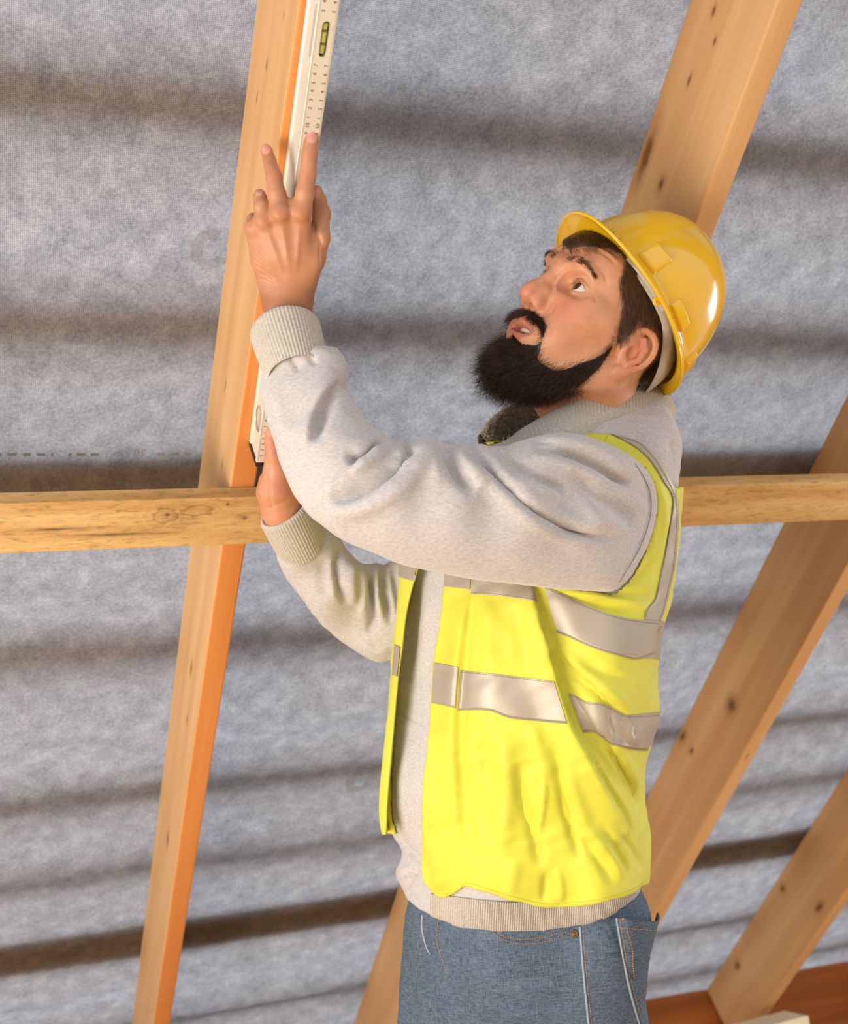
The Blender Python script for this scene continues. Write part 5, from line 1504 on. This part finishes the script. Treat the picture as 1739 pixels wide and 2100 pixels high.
# drop crumbs cut off inside the sleeve
def biggest(V, Fq, keep=1, minfrac=.04):
    e = edges_of(Fq); lab = np.arange(len(V))
    while True:
        mn = np.minimum(lab[e[:, 0]], lab[e[:, 1]]); new = lab.copy()
        np.minimum.at(new, e[:, 0], mn); np.minimum.at(new, e[:, 1], mn); new = new[new]
        if (new == lab).all(): break
        lab = new
    u, inv, cnt = np.unique(lab, return_inverse=True, return_counts=True)
    ok = cnt[inv] > minfrac * len(V)
    mp = np.cumsum(ok) - 1
    return V[ok], mp[Fq[ok[Fq].all(1)]]
VV, VF = biggest(VV, VF)
VV = smooth(VV, VF, 4)
V_ROWS = [
    ([(1090, 1195), (1098, 1232), (1110, 1280), (1126, 1330), (1145, 1402), (1171, 1479), (1202, 1549), (1237, 1618), (1267, 1680), (1292, 1725)], .0130, 5, 46), 
    ([(1100, 1195), (1108, 1232), (1120, 1280), (1136, 1330), (1155, 1400), (1181, 1476), (1212, 1546), (1247, 1614), (1276, 1672)], -.0062, 30, 6),
    ([(962, 1206), (948, 1294), (939, 1368), (933, 1452), (931, 1526), (932, 1600), (934, 1700)], .0045, 4, 22), ([(971, 1206), (957, 1294), (948, 1370), (943, 1452), (941, 1526), (944, 1620), (946, 1720)], -.0050, 10, 4),
    ([(960, 1560), (964, 1640), (958, 1720), (950, 1790)], -.0055, 13, 13), ([(985, 1480), (1000, 1600), (990, 1720)], -.0045, 12, 18), ([(1030, 1500), (1040, 1620), (1030, 1760)], .0065, 20, 20),
    ([(1066, 1560), (1078, 1640), (1100, 1725), (1110, 1780)], -.0075, 11, 13), ([(1118, 1590), (1112, 1660), (1100, 1750)], .0040, 5, 6), ([(1135, 1520), (1150, 1610), (1172, 1700), (1190, 1765)], -.0070, 8, 10),
    ([(1160, 1560), (1185, 1640), (1215, 1720)], .0045, 12, 12), ([(1090, 1480), (1108, 1540), (1122, 1600)], .0040, 14, 14),
    ([(1126, 1335), (1160, 1368), (1200, 1402), (1241, 1438), (1284, 1470)], -.0085, 10, 9), ([(1150, 1330), (1200, 1375), (1250, 1420), (1300, 1455)], .0055, 11, 11), ([(1190, 1352), (1240, 1378), (1300, 1402)], -.0040, 9, 9),
    ([(1222, 1500), (1256, 1540), (1292, 1610), (1320, 1690)], -.0085, 10, 8), ([(1245, 1510), (1280, 1555), (1305, 1610)], .0055, 9, 9), ([(1188, 1505), (1230, 1580), (1275, 1650), (1310, 1720)], .0060, 12, 12), ([(1210, 1490), (1222, 1510), (1236, 1530)], -.0060, 6, 6),
    ([(1175, 1440), (1196, 1474), (1222, 1504)], -.0080, 7, 7), ([(1250, 1455), (1256, 1490), (1268, 1525)], -.0040, 6, 6), ([(1300, 1470), (1290, 1500), (1312, 1530)], .0030, 7, 7),
    ([(1140, 1212), (1190, 1228), (1250, 1245), (1318, 1256)], -.0045, 7, 7), ([(1160, 1216), (1220, 1222), (1290, 1236), (1330, 1244)], .0040, 7, 7), ([(1220, 1212), (1280, 1215), (1335, 1225)], -.0035, 6, 6), ([(1275, 1200), (1310, 1180), (1340, 1140)], -.0030, 8, 8),
    ([(1190, 1720), (1230, 1770), (1260, 1815)], -.0045, 9, 9), ([(1230, 1690), (1268, 1745), (1290, 1800)], -.0045, 8, 8), ([(1270, 1700), (1300, 1745), (1318, 1790)], -.0035, 7, 7), ([(1210, 1705), (1250, 1755), (1276, 1805)], .0045, 8, 8), ([(1120, 1790), (1118, 1825), (1116, 1850)], -.0050, 7, 7),
    ([(1142, 1780), (1150, 1815), (1150, 1850)], .0040, 8, 8), ([(1060, 1760), (1050, 1800), (1046, 1838)], .0030, 14, 14), ([(905, 1700), (900, 1770), (905, 1830)], .0040, 16, 16), ([(880, 1560), (876, 1680), (880, 1780)], .0040, 10, 10),
    ([(1000, 1225), (1004, 1300), (998, 1370)], .0030, 18, 18), ([(1060, 1240), (1070, 1310), (1080, 1380)], -.0025, 14, 14), ([(1345, 980), (1362, 1030), (1364, 1090), (1350, 1160)], .0020, 8, 8),
]
VV = wrinkle(VV, VF, V_ROWS, 1.3)
VV = smooth(VV, VF, 2)
_n = normals(VV, VF)
VV = VV + _n * (.0009 * np.sin(VV[:, 0] * 48 + 4 * np.sin(VV[:, 1] * 23)) * np.sin(VV[:, 1] * 33 + 2.5 * np.sin(VV[:, 0] * 37)) + .0005 * np.sin(VV[:, 0] * 130 + VV[:, 1] * 90 + 3 * np.sin(VV[:, 1] * 60)))[:, None]
# the far front panel, seen edge-on beyond the chest
_e = [(862, 1150, 1.690), (846, 1200, 1.688), (832, 1262, 1.690), (824, 1330, 1.692), (815, 1400, 1.694), (806, 1500, 1.700), (798, 1590, 1.704), (793, 1650, 1.706), (792, 1690, 1.708), (790, 1712, 1.712)]
_s = [(820, 1150, 1.745), (817, 1200, 1.742), (812, 1262, 1.742), (808, 1330, 1.742), (804, 1400, 1.742), (791, 1500, 1.746), (781, 1590, 1.748), (777, 1650, 1.750), (780, 1690, 1.752), (788, 1710, 1.752)]
_e, _s = curve([cpt(*p) for p in _e], 10), curve([cpt(*p) for p in _s], 10)
_cols = [_e + (_s - _e) * q + np.array([-1, 0, 0]) * (.004 * math.sin(q * math.pi)) for q in np.linspace(0, 1, 8)]
_cols += [_s + np.array([.015, 0, .05]) * q for q in (.3, .7, 1.0)] + [_s + np.array([.05, 0, .13])]
_in = [c_ + np.array([.0014, 0, .0014]) for c_ in _cols[::-1]]
_pv, _pf = loft(_cols + _in + [_cols[0]], closed_u=False)
VV2, VF2 = join([(VV, VF), (_pv, _pf)])
vest = obj('safety_vest', VV2, VF2, M_VEST, person)
V_BVH = bvh_of(VV2, VF2)
TAPES = [
    ([(914, 1172), (940, 1178), (966, 1184)], [(912, 1203), (938, 1206), (964, 1210)]),
    ([(968, 1180), (1010, 1186), (1050, 1192), (1093, 1197)], [(966, 1219), (1010, 1221), (1050, 1226), (1100, 1234)]),
    ([(1116, 1202), (1130, 1208), (1155, 1219), (1203, 1242), (1261, 1263), (1310, 1272), (1357, 1277)], [(1142, 1297), (1168, 1307), (1222, 1331), (1280, 1348), (1311, 1351), (1342, 1340)]),
    ([(891, 1359), (915, 1363), (939, 1368)], [(886, 1441), (910, 1446), (933, 1452)]),
    ([(943, 1375), (1002, 1381), (1068, 1389), (1136, 1397)], [(938, 1457), (1002, 1457), (1045, 1472), (1106, 1479), (1163, 1484)]),
    ([(1166, 1422), (1178, 1425), (1203, 1439), (1234, 1443), (1261, 1456), (1288, 1467), (1352, 1464)], [(1196, 1502), (1222, 1503), (1253, 1526), (1299, 1537), (1327, 1539)]),
    ([(1264, 893), (1311, 907), (1343, 937), (1365, 971), (1383, 1006), (1390, 1040), (1390, 1085), (1383, 1160), (1373, 1206), (1362, 1252), (1354, 1272)],
     [(1250, 891), (1292, 911), (1324, 936), (1344, 962), (1360, 990), (1377, 1015), (1378, 1042), (1371, 1085), (1361, 1142), (1351, 1189), (1342, 1230), (1322, 1252), (1322, 1270)]),
    ([(821, 1152), (840, 1152), (858, 1154)], [(818, 1182), (834, 1188), (849, 1192)]),
    ([(810, 1322), (816, 1324), (822, 1328)], [(805, 1384), (811, 1385), (816, 1388)]),
]
for i, (a_, b_) in enumerate(TAPES):
    V, Fq = strip(V_BVH, a_, b_, 70 if len(a_) > 3 else 16, 12, .0014, .001)
    if not len(V): continue
    t_v, t_f = V, Fq[:, ::-1]
    if i in (2, 5):                                            # these two run on round the back
        hi_, lo_ = shoot(V_BVH, *a_[-2]), shoot(V_BVH, *b_[-2])
        ctr = cpt(1085, 1400, 1.76); rows_ = []
        for q in np.linspace(0, 1, 8):
            p = hi_ * (1 - q) + lo_ * q; hgt_ = (p - ctr) @ UP; ph0 = math.atan2((p - ctr) @ FW, (p - ctr) @ RT); row = []
            for ph in np.linspace(ph0, ph0 + 2.5, 50):
                dr = RT * math.cos(ph) + FW * math.sin(ph)
                o_ = ctr + UP * hgt_ + dr * .5
                hh_ = V_BVH.ray_cast(Vector(o_), Vector(-dr))
                row.append(None if hh_[0] is None else np.array(hh_[0]) + dr * .0014)
            rows_.append(row)
        rows_ = np.array(fill_rows(rows_))
        for _ in range(2): rows_[:, 1:-1] = .5 * rows_[:, 1:-1] + .25 * (rows_[:, 2:] + rows_[:, :-2])
        t_v, t_f = join([(t_v, t_f), loft(list(rows_), closed_u=False)])
    t_ = obj('reflective_tape', t_v, t_f, M_TAPE, vest)
    if len(a_) > 3:
        sh = lambda pth, dy: [(x, y + dy) for x, y in pth]
        tb = bvh_of(V, Fq)
        L = [thread(tb, sh(a_, 3.0) if i != 6 else [(x - 3, y + 1) for x, y in a_], .00035, .0004, 5), thread(tb, sh(b_, -3.0) if i != 6 else [(x + 3, y - 1) for x, y in b_], .00035, .0004, 5)]
        lines('stitching', L, M_STITCH, t_)
lines('hem_stitching', [q for q in (thread(V_BVH, [(890, 1826), (915, 1833), (940, 1824), (960, 1811), (1020, 1829), (1070, 1843), (1115, 1853), (1150, 1852), (1200, 1848), (1250, 1839), (1300, 1822), (1326, 1804)], .0006, .0003),
                          thread(V_BVH, [(1247, 890), (1243, 900), (1238, 909)], .0006, .0003)) if len(q[0])], plain('yellow_thread', (.62, .6, .05), .8), vest)

# ---------------------------------------------------------------- jeans
m, nt, b = mat('washed_denim')
v = mapping(nt, (1, 1, 1))
fade = noise(nt, v, 9, 4, .6); streak = noise(nt, mapping(nt, (30, 30, 240)), 3.0, 4, .7); warp = noise(nt, mapping(nt, (260, 260, 20)), 3.5, 3, .7)
c = ramp(nt, fade, [(.32, s2l(30, 42, 58)), (.55, s2l(52, 70, 92)), (.75, s2l(104, 124, 142))])
c = mixc(nt, .46, c, ramp(nt, streak, [(.35, s2l(32, 44, 62)), (.72, s2l(150, 166, 178))]))
c = mixc(nt, .34, c, ramp(nt, warp, [(.35, s2l(30, 42, 60)), (.72, s2l(140, 156, 170))]))
nt.links.new(c, b.inputs['Base Color']); b.inputs['Roughness'].default_value = .9; b.inputs['Specular IOR Level'].default_value = .2
bump(nt, b, math_n(nt, 'ADD', streak, warp), .25, .0012)
M_DENIM = m
JEANS = [(900, 1700), (862, 1790), (840, 1845), (831, 1880), (826, 1950), (820, 2020), (816, 2120), (818, 2240), (850, 2360), (1000, 2420), (1200, 2400), (1310, 2260), (1325, 2120), (1324, 2050), (1330, 1980), (1336, 1900), (1332, 1868), (1320, 1835), (1295, 1790), (1270, 1700)]
JEANS_Z = [(820, 1950, 1.83), (1070, 1950, 1.765), (1330, 1950, 1.705), (820, 2250, 1.85), (1070, 2250, 1.785), (1320, 2250, 1.72)]
I_JE = Inflate(JEANS, JEANS_Z, .86, 4.0, 3)
def jeans_mesh():
    f = Field((-.10, .44, 1.46), (.36, 1.72, 2.10), .0042)
    f.blob(I_JE)
    f.chain([cpt(1165, 2230, 1.73), cpt(1130, 2620, 1.72), cpt(1130, 3130, 1.785)], [.110, .086, .070], .06)
    f.chain([cpt(985, 2240, 1.87), cpt(955, 2600, 1.86), cpt(962, 3035, 1.90)], [.105, .084, .070], .06)
    f.chain([cpt(1165, 2500, 1.725), cpt(1130, 2620, 1.72), cpt(1130, 3200, 1.785)], [.045, .050, .052], .01, 'sub')
    f.chain([cpt(985, 2500, 1.865), cpt(955, 2600, 1.86), cpt(962, 3110, 1.90)], [.045, .050, .052], .01, 'sub')
    f.prism([(600, 1660), (1500, 1660), (1500, 3190), (600, 3080)], 'and', 0, 1)
    V, Fq = f.mesh(); V, Fq = biggest(V, Fq, minfrac=.03)
    V = smooth(V, Fq, 3)
    rows = [([(840, 1960), (880, 1985), (905, 2010)], -.0030, 6, 6), ([(826, 2000), (870, 2020), (900, 2045)], -.0030, 7, 7), ([(822, 2040), (860, 2060), (890, 2090)], -.0030, 8, 8),
            ([(872, 1900), (878, 1940), (892, 1970), (912, 2003)], -.0045, 5, 5), ([(912, 2003), (935, 2035), (965, 2070), (985, 2110)], -.0040, 8, 8), ([(880, 1890), (890, 1935), (902, 1965)], .0020, 6, 6),
            ([(1010, 2010), (1080, 2030), (1180, 2020)], .0022, 9, 9), ([(1000, 2040), (1090, 2062), (1185, 2050)], -.0022, 8, 8), ([(990, 2060), (1080, 2085), (1180, 2075)], .0022, 8, 8),
            ([(1012, 1906), (1050, 1924), (1100, 1926), (1170, 1912)], -.0038, 5, 7), ([(1180, 1905), (1192, 1990), (1208, 2100)], .0020, 4, 4), ([(1300, 1985), (1318, 1975), (1330, 1968)], -.0080, 8, 8), ([(1320, 1960), (1328, 1955)], .0050, 9, 9)]
    return wrinkle(V, Fq, rows), Fq
PV, PF = jeans_mesh()
jeans = obj('jeans', PV, PF, M_DENIM, person)
P_BVH = bvh_of(PV, PF)
# back pocket standing open at the seat
_pt = [(1262, 1884, 1.608), (1290, 1885, 1.600), (1320, 1889, 1.622), (1346, 1890, 1.668), (1353, 1882, 1.705), (1350, 1872, 1.735)]
_pb = [(1284, 2000, 1.640), (1300, 2010, 1.645), (1312, 2012, 1.665), (1318, 2010, 1.690), (1320, 2000, 1.72), (1318, 1990, 1.75)]
A, B = curve([cpt(*q) for q in _pt], 8), curve([cpt(*q) for q in _pb], 8)
rows = [A + (B - A) * q + np.array([.0, 0, -.004]) * math.sin(q * 3.1) for q in np.linspace(0, 1, 12)]
inn = [r_ + np.array([-.0018, 0, .0022]) for r_ in rows[::-1]]
_kv, _kf = loft(rows + inn + [rows[0]], closed_u=False)
obj('back_pocket', _kv, _kf, M_DENIM, jeans)
P_BVH = bvh_of(*join([(PV, PF), (_kv, _kf)]))

M_OCHRE = plain('ochre_thread', s2l(196, 138, 82), .7)
M_SELV = plain('worn_denim_edge', s2l(150, 164, 176), .9)
ST = lambda p, d=6, w=.00062: thread(P_BVH, p, w, .0007, d)
lines('stitching', [q for q in (
    ST([(900, 1888), (896, 1920), (902, 1950), (910, 1975), (918, 1998)]), ST([(868, 1878), (868, 1905), (873, 1930)]),
    ST([(1010, 1906), (1030, 1918), (1060, 1925), (1100, 1923), (1165, 1911)], 5), ST([(1012, 1913), (1032, 1927), (1062, 1935), (1110, 1933), (1172, 1920)], 5),
    ST([(1196, 1903), (1200, 1960), (1206, 2030), (1213, 2100), (1218, 2160)]), 
    ST([(1268, 1886), (1279, 1884), (1278, 1886)], 4), ST([(1270, 1902), (1300, 1905), (1345, 1908)], 5),
    ST([(1273, 1890), (1282, 1950), (1290, 2000), (1303, 2050), (1316, 2100)], 5), ST([(1286, 1905), (1296, 1945), (1298, 1985), (1301, 2010)], 5),
    ST([(1300, 2054), (1318, 2040), (1328, 2020), (1330, 1996)], 4), ST([(1306, 2074), (1316, 2058), (1325, 2038)], 4)) if len(q[0])], M_OCHRE, jeans)
lines('seam', [thread(P_BVH, [(1190, 1900), (1194, 1960), (1200, 2030), (1207, 2100), (1212, 2160)], .0016, .0006), thread(P_BVH, [(1265, 1884), (1276, 1950), (1285, 2005), (1298, 2060), (1312, 2110)], .0015, .0008),
              thread(P_BVH, [(866, 1876), (866, 1905), (874, 1940), (884, 1960)], .0015, .0003)], M_SELV, jeans)
# pocket rivet
p_ = shoot(P_BVH, 1179, 1915, .0018)
if p_ is not None:
    d_, a_, b_ = frame(-p_); th = np.arange(24) * 2 * np.pi / 24
    rs = [p_ + d_ * dz_ + (np.cos(th) * r_)[:, None] * a_ + (np.sin(th) * r_)[:, None] * b_ for r_, dz_ in ((.0052, -.002), (.0052, .0006), (.0046, .0012), (.0034, .0004), (.0026, .0004), (.0022, .0012), (.0010, .0014), (.0002, .0008))]
    obj('rivet', *loft(rs), plain('aged_copper', s2l(120, 92, 64), .4, .8), jeans)
# boots, below the frame
m = plain('tan_boot_leather', s2l(132, 92, 56), .6)
for (ax_, ay, az), (tx_, ty_, tz_) in (((1130, 3190, 1.785), (880, 3255, 1.72)), ((962, 3085, 1.90), (735, 3140, 1.835))):
    f = Field(np.minimum(cpt(ax_, ay, az), cpt(tx_, ty_, tz_)) - .13, np.maximum(cpt(ax_, ay, az), cpt(tx_, ty_, tz_)) + .13, .006)
    A_, T_ = cpt(ax_, ay, az), cpt(tx_, ty_, tz_)
    f.chain([A_ - UP * -.09, A_ - UP * .03], [.054, .050], .02); f.chain([A_ - UP * .045, T_], [.048, .040], .03)
    # sole flattened on the floor
    x_, y_, z_ = np.meshgrid(*[f.lo[i] + np.arange(f.n[i]) * f.h for i in range(3)], indexing='ij')
    hgt = x_ * UP[0] + y_ * UP[1] + z_ * UP[2] + CAM_H[2]
    f.V = np.maximum(f.V, -(hgt - .002)).astype(np.float32)
    V, Fq = f.mesh(); obj('boot', smooth(V, Fq, 3), Fq, m, person)

# ---------------------------------------------------------------- spirit level pressed against the rafter's underside
LT0, LT1, LH0, LH1, LS0, LS1 = .391, .4145, .2012, .2522, .045, 1.0457
m, nt, b = mat('worn_cream_aluminium')
v = mapping(nt, (1, 1, 1))
c = ramp(nt, noise(nt, mapping(nt, (1, 1, 1)), 14, 3, .5), [(.3, s2l(214, 206, 188)), (.7, s2l(222, 215, 198))])
nt.links.new(c, b.inputs['Base Color']); b.inputs['Metallic'].default_value = .1; b.inputs['Roughness'].default_value = .34
M_ALU = m
M_BLACK = plain('black_plastic', (.012, .012, .012), .4)
M_INK = plain('black_scale_ink', s2l(46, 40, 34), .7)
M_LINE = plain('vial_line_grey', s2l(96, 100, 50), .5)
M_VIAL = plain('vial_acrylic', s2l(196, 198, 96), .12)
M_FLUID = plain('vial_fluid', s2l(188, 192, 96), .1)
M_SLOTIN = plain('vial_housing', s2l(92, 66, 52), .5)
level = bpy.data.objects.new('spirit_level', None); COL.objects.link(level)
level.location = Vector(to_world(roof(LS1, (LT0 + LT1) / 2, LH0)))
tag(level, 'cream aluminium spirit level with a centimetre scale held against the left rafter', 'spirit level')
def rl(p): return np.array([roof(a, b_ + (a - .38) * .0165, c_) for a, b_, c_ in np.asarray(p).reshape(-1, 3)])
def stadium(s0, s1, hw, n=12):
    """a rounded slot outline: list of (s, offset)"""
    a = np.linspace(-np.pi / 2, np.pi / 2, n)
    R = [(s1 - hw + hw * math.cos(q), hw * math.sin(q)) for q in a]; Lf = [(s0 + hw - hw * math.cos(q), -hw * math.sin(q)) for q in a]
    return R + Lf
def prism_obj(name, out, t0, t1, axis, centre, mat_, parent):
    """extrude an outline along t (axis 't') or h (axis 'h')"""
    n = len(out); A, B = [], []
    for s, o_ in out:
        if axis == 't': A.append((s, t0, centre + o_)); B.append((s, t1, centre + o_))
        else: A.append((s, centre + o_, t0)); B.append((s, centre + o_, t1))
    V = rl(A + B); Fs = [[i, (i + 1) % n, n + (i + 1) % n, n + i] for i in range(n)] + [list(range(n))[::-1], [n + i for i in range(n)]]
    return obj(name, V, Fs, mat_, parent, smooth=False)
def level_body():
    # box profile: web 23.5 mm wide, with slightly raised flanges on the broad side
    prof = [(LT0, LH0), (LT0, LH0 + .006), (LT0 + .0018, LH0 + .0072), (LT0 + .0018, LH1 - .0075), (LT0, LH1 - .006), (LT0, LH1 - .0006), (LT0 + .0006, LH1), (LT1 - .0006, LH1), (LT1, LH1 - .0006), (LT1, LH0)]
    n = len(prof); A = [(LS0, t, h) for t, h in prof]; B = [(LS1 - .008, t, h) for t, h in prof]
    Fs = [[i, (i + 1) % n, n + (i + 1) % n, n + i] for i in range(n)] + [list(range(n))[::-1], [n + i for i in range(n)]]
    o = obj('profile', rl(A + B), Fs, M_ALU, level, smooth=False)
    bm = bmesh.new(); bm.from_mesh(o.data); bmesh.ops.recalc_face_normals(bm, faces=bm.faces); bm.to_mesh(o.data); bm.free()
    cuts = [prism_obj('c1', stadium(.414, .474, .0075), LT0 - .01, LT0 + .013, 't', .2400, None, level),
            prism_obj('c2', stadium(.427, .4672, .0047), LH1 - .012, LH1 + .01, 'h', .4032, None, level),
            prism_obj('c3', stadium(.961, .997, .0155), LT0 - .01, LT0 + .014, 't', .2300, None, level)]
    for c_ in cuts:
        bm = bmesh.new(); bm.from_mesh(c_.data); bmesh.ops.recalc_face_normals(bm, faces=bm.faces); bm.to_mesh(c_.data); bm.free()
        md = o.modifiers.new('c', 'BOOLEAN'); md.operation = 'DIFFERENCE'; md.object = c_; md.solver = 'EXACT'
    dg = bpy.context.evaluated_depsgraph_get()
    me = bpy.data.meshes.new_from_object(o.evaluated_get(dg)); me.name = 'profile'
    o.modifiers.clear(); o.data = me
    for c_ in cuts: bpy.data.objects.remove(c_)
    return o
level_body()
# vial in the top edge
def tube_s(s0, s1, t, h, r, name, mm, par, n=24):
    a = np.arange(n) * 2 * np.pi / n; rs = []
    for s, q in ((s0, .02), (s0, .8), (s0 + r * .2, 1), (s1 - r * .2, 1), (s1, .8), (s1, .02)):
        rs.append(rl(np.stack([np.full(n, s), t + r * q * np.cos(a), h + r * q * np.sin(a)], 1)))
    return obj(name, *loft(rs), mm, par)
prism_obj('vial_bed', stadium(.4275, .4667, .0046), LH1 - .0118, LH1 - .0080, 'h', .4032, plain('vial_bed_grey', s2l(150, 146, 120), .5), level)
vial = tube_s(.4300, .4640, .4023, LH1 - .0062, .0040, 'vial', M_FLUID, level)
tube_s(.4400, .4500, .4023, LH1 - .0040, .0022, 'bubble', M_VIAL, vial)
for s in (.4375, .4390, .4520, .4535):
    tube_s(s, s + .0003, .4023, LH1 - .0062, .00405, 'vial_line', M_LINE, vial)
# side windows of the vials, with a bright rim
def rim(out, t, centre, w, mm, name, par):
    P = rl([(s, t, centre + o_) for s, o_ in out] ); P = np.concatenate([P, P[:1], P[1:2]])
    V, Fq = tubes(P[None], np.full((1, len(P)), w), 6)
    return obj(name, V, Fq, mm, par)
w_ = prism_obj('side_window', stadium(.4145, .4735, .0073), LT0 + .0042, LT0 + .0125, 't', .2400, M_SLOTIN, level)
M_RIMW = plain('window_rim', s2l(214, 206, 196), .25, .6)
rim(stadium(.423, .466, .0042), LT0 + .0040, .2412, .0006, M_RIMW, 'window_rim', w_)
w_ = prism_obj('end_window', stadium(.962, .996, .0150), LT0 + .0070, LT0 + .0125, 't', .2300, plain('end_vial_housing', s2l(176, 132, 92), .5), level)
rim(stadium(.9605, .9975, .0158), LT0 + .0012, .2300, .0009, M_RIMW, 'window_rim', w_)
# black end cap
V, Fs = box_mesh(.0080, LT1 - LT0 + .0006, LH1 - LH0 + .0003, .0015)
obj('end_cap', rl(V + np.array([LS1 - .0040, (LT0 + LT1) / 2, (LH0 + LH1) / 2])), Fs, M_BLACK, level, smooth=False)
# printed centimetre scale along both margins of the narrow edge
def scale():
    V, Fs = [], []
    hh = LH1 + .00012
    def quad(s0, s1, t0, t1):
        i = len(V); V.extend([(s0, t0, hh), (s1, t0, hh), (s1, t1, hh), (s0, t1, hh)]); Fs.append([i, i + 1, i + 2, i + 3])
    k = 0
    while LS1 - k * .001 > .36:
        s = LS1 - k * .001
        if k > 12 and not (.4255 < s < .4685 and False):
            l = .0042 if k % 10 == 0 else .0032 if k % 5 == 0 else .0022
            w = .00010
            quad(s - w, s + w, LT0 + .0004, LT0 + .0004 + l); quad(s - w, s + w, LT1 - .0004 - l, LT1 - .0004)
        k += 1
    o = obj('scale_markings', rl(V), Fs, plain('grey_scale_ink', s2l(150, 138, 118), .7), level, smooth=False)
    glyph = {}
    for d_ in '0123456789':
        cu = bpy.data.curves.new('g', 'FONT'); cu.body = d_; cu.size = 1.0; cu.resolution_u = 3
        t_o = bpy.data.objects.new('g', cu); COL.objects.link(t_o)
        me = bpy.data.meshes.new_from_object(t_o.evaluated_get(bpy.context.evaluated_depsgraph_get())); bpy.data.objects.remove(t_o)
        gv = np.array([q.co[:] for q in me.vertices]); gv[:, 0] -= gv[:, 0].min(); glyph[d_] = (gv, [list(p.vertices) for p in me.polygons])
    sz = .0060
    for tc, below in ((LT0 + .0068, True), (LT0 + .0068, False), (LT1 - .0046, True), (LT1 - .0046, False)):
        V, Fs = [], []
        for k in range(2, 68):
            s = LS1 - k * .01
            if .4245 < s < .4690 or (s > .45) != below: continue
            txt = str(k) if k % 10 == 0 else str(k % 10)
            off = 0
            for ch in txt:
                gv, gf = glyph[ch]; i = len(V)
                w = gv[:, 0].max()
                for x, y, _ in gv: V.append((s + (len(txt) * .62 * sz) / 2 - off - x * sz, tc + .0014 - y * sz, hh))
                Fs.extend([[i + q for q in f] for f in gf]); off += (w + .12) * sz
        obj('scale_numerals', rl(V), Fs, M_INK, level, smooth=False)
scale()

# a pale offcut lying by the eaves, bottom right
V, Fs = box_mesh(.34, .10, .03, .004)
R_ = Matrix.Rotation(.5, 3, 'Z')
P_ = np.array(wpt(1545, 2112, 3.55))
o = obj('timber_offcut', np.array([R_ @ Vector(v) for v in V]) + P_, Fs, plain('pale_offcut', s2l(226, 208, 172), .7), None, smooth=False, world_in=True, loc=P_)
tag(o, 'pale timber offcut beside the foot of the rafter, low at right', 'offcut')
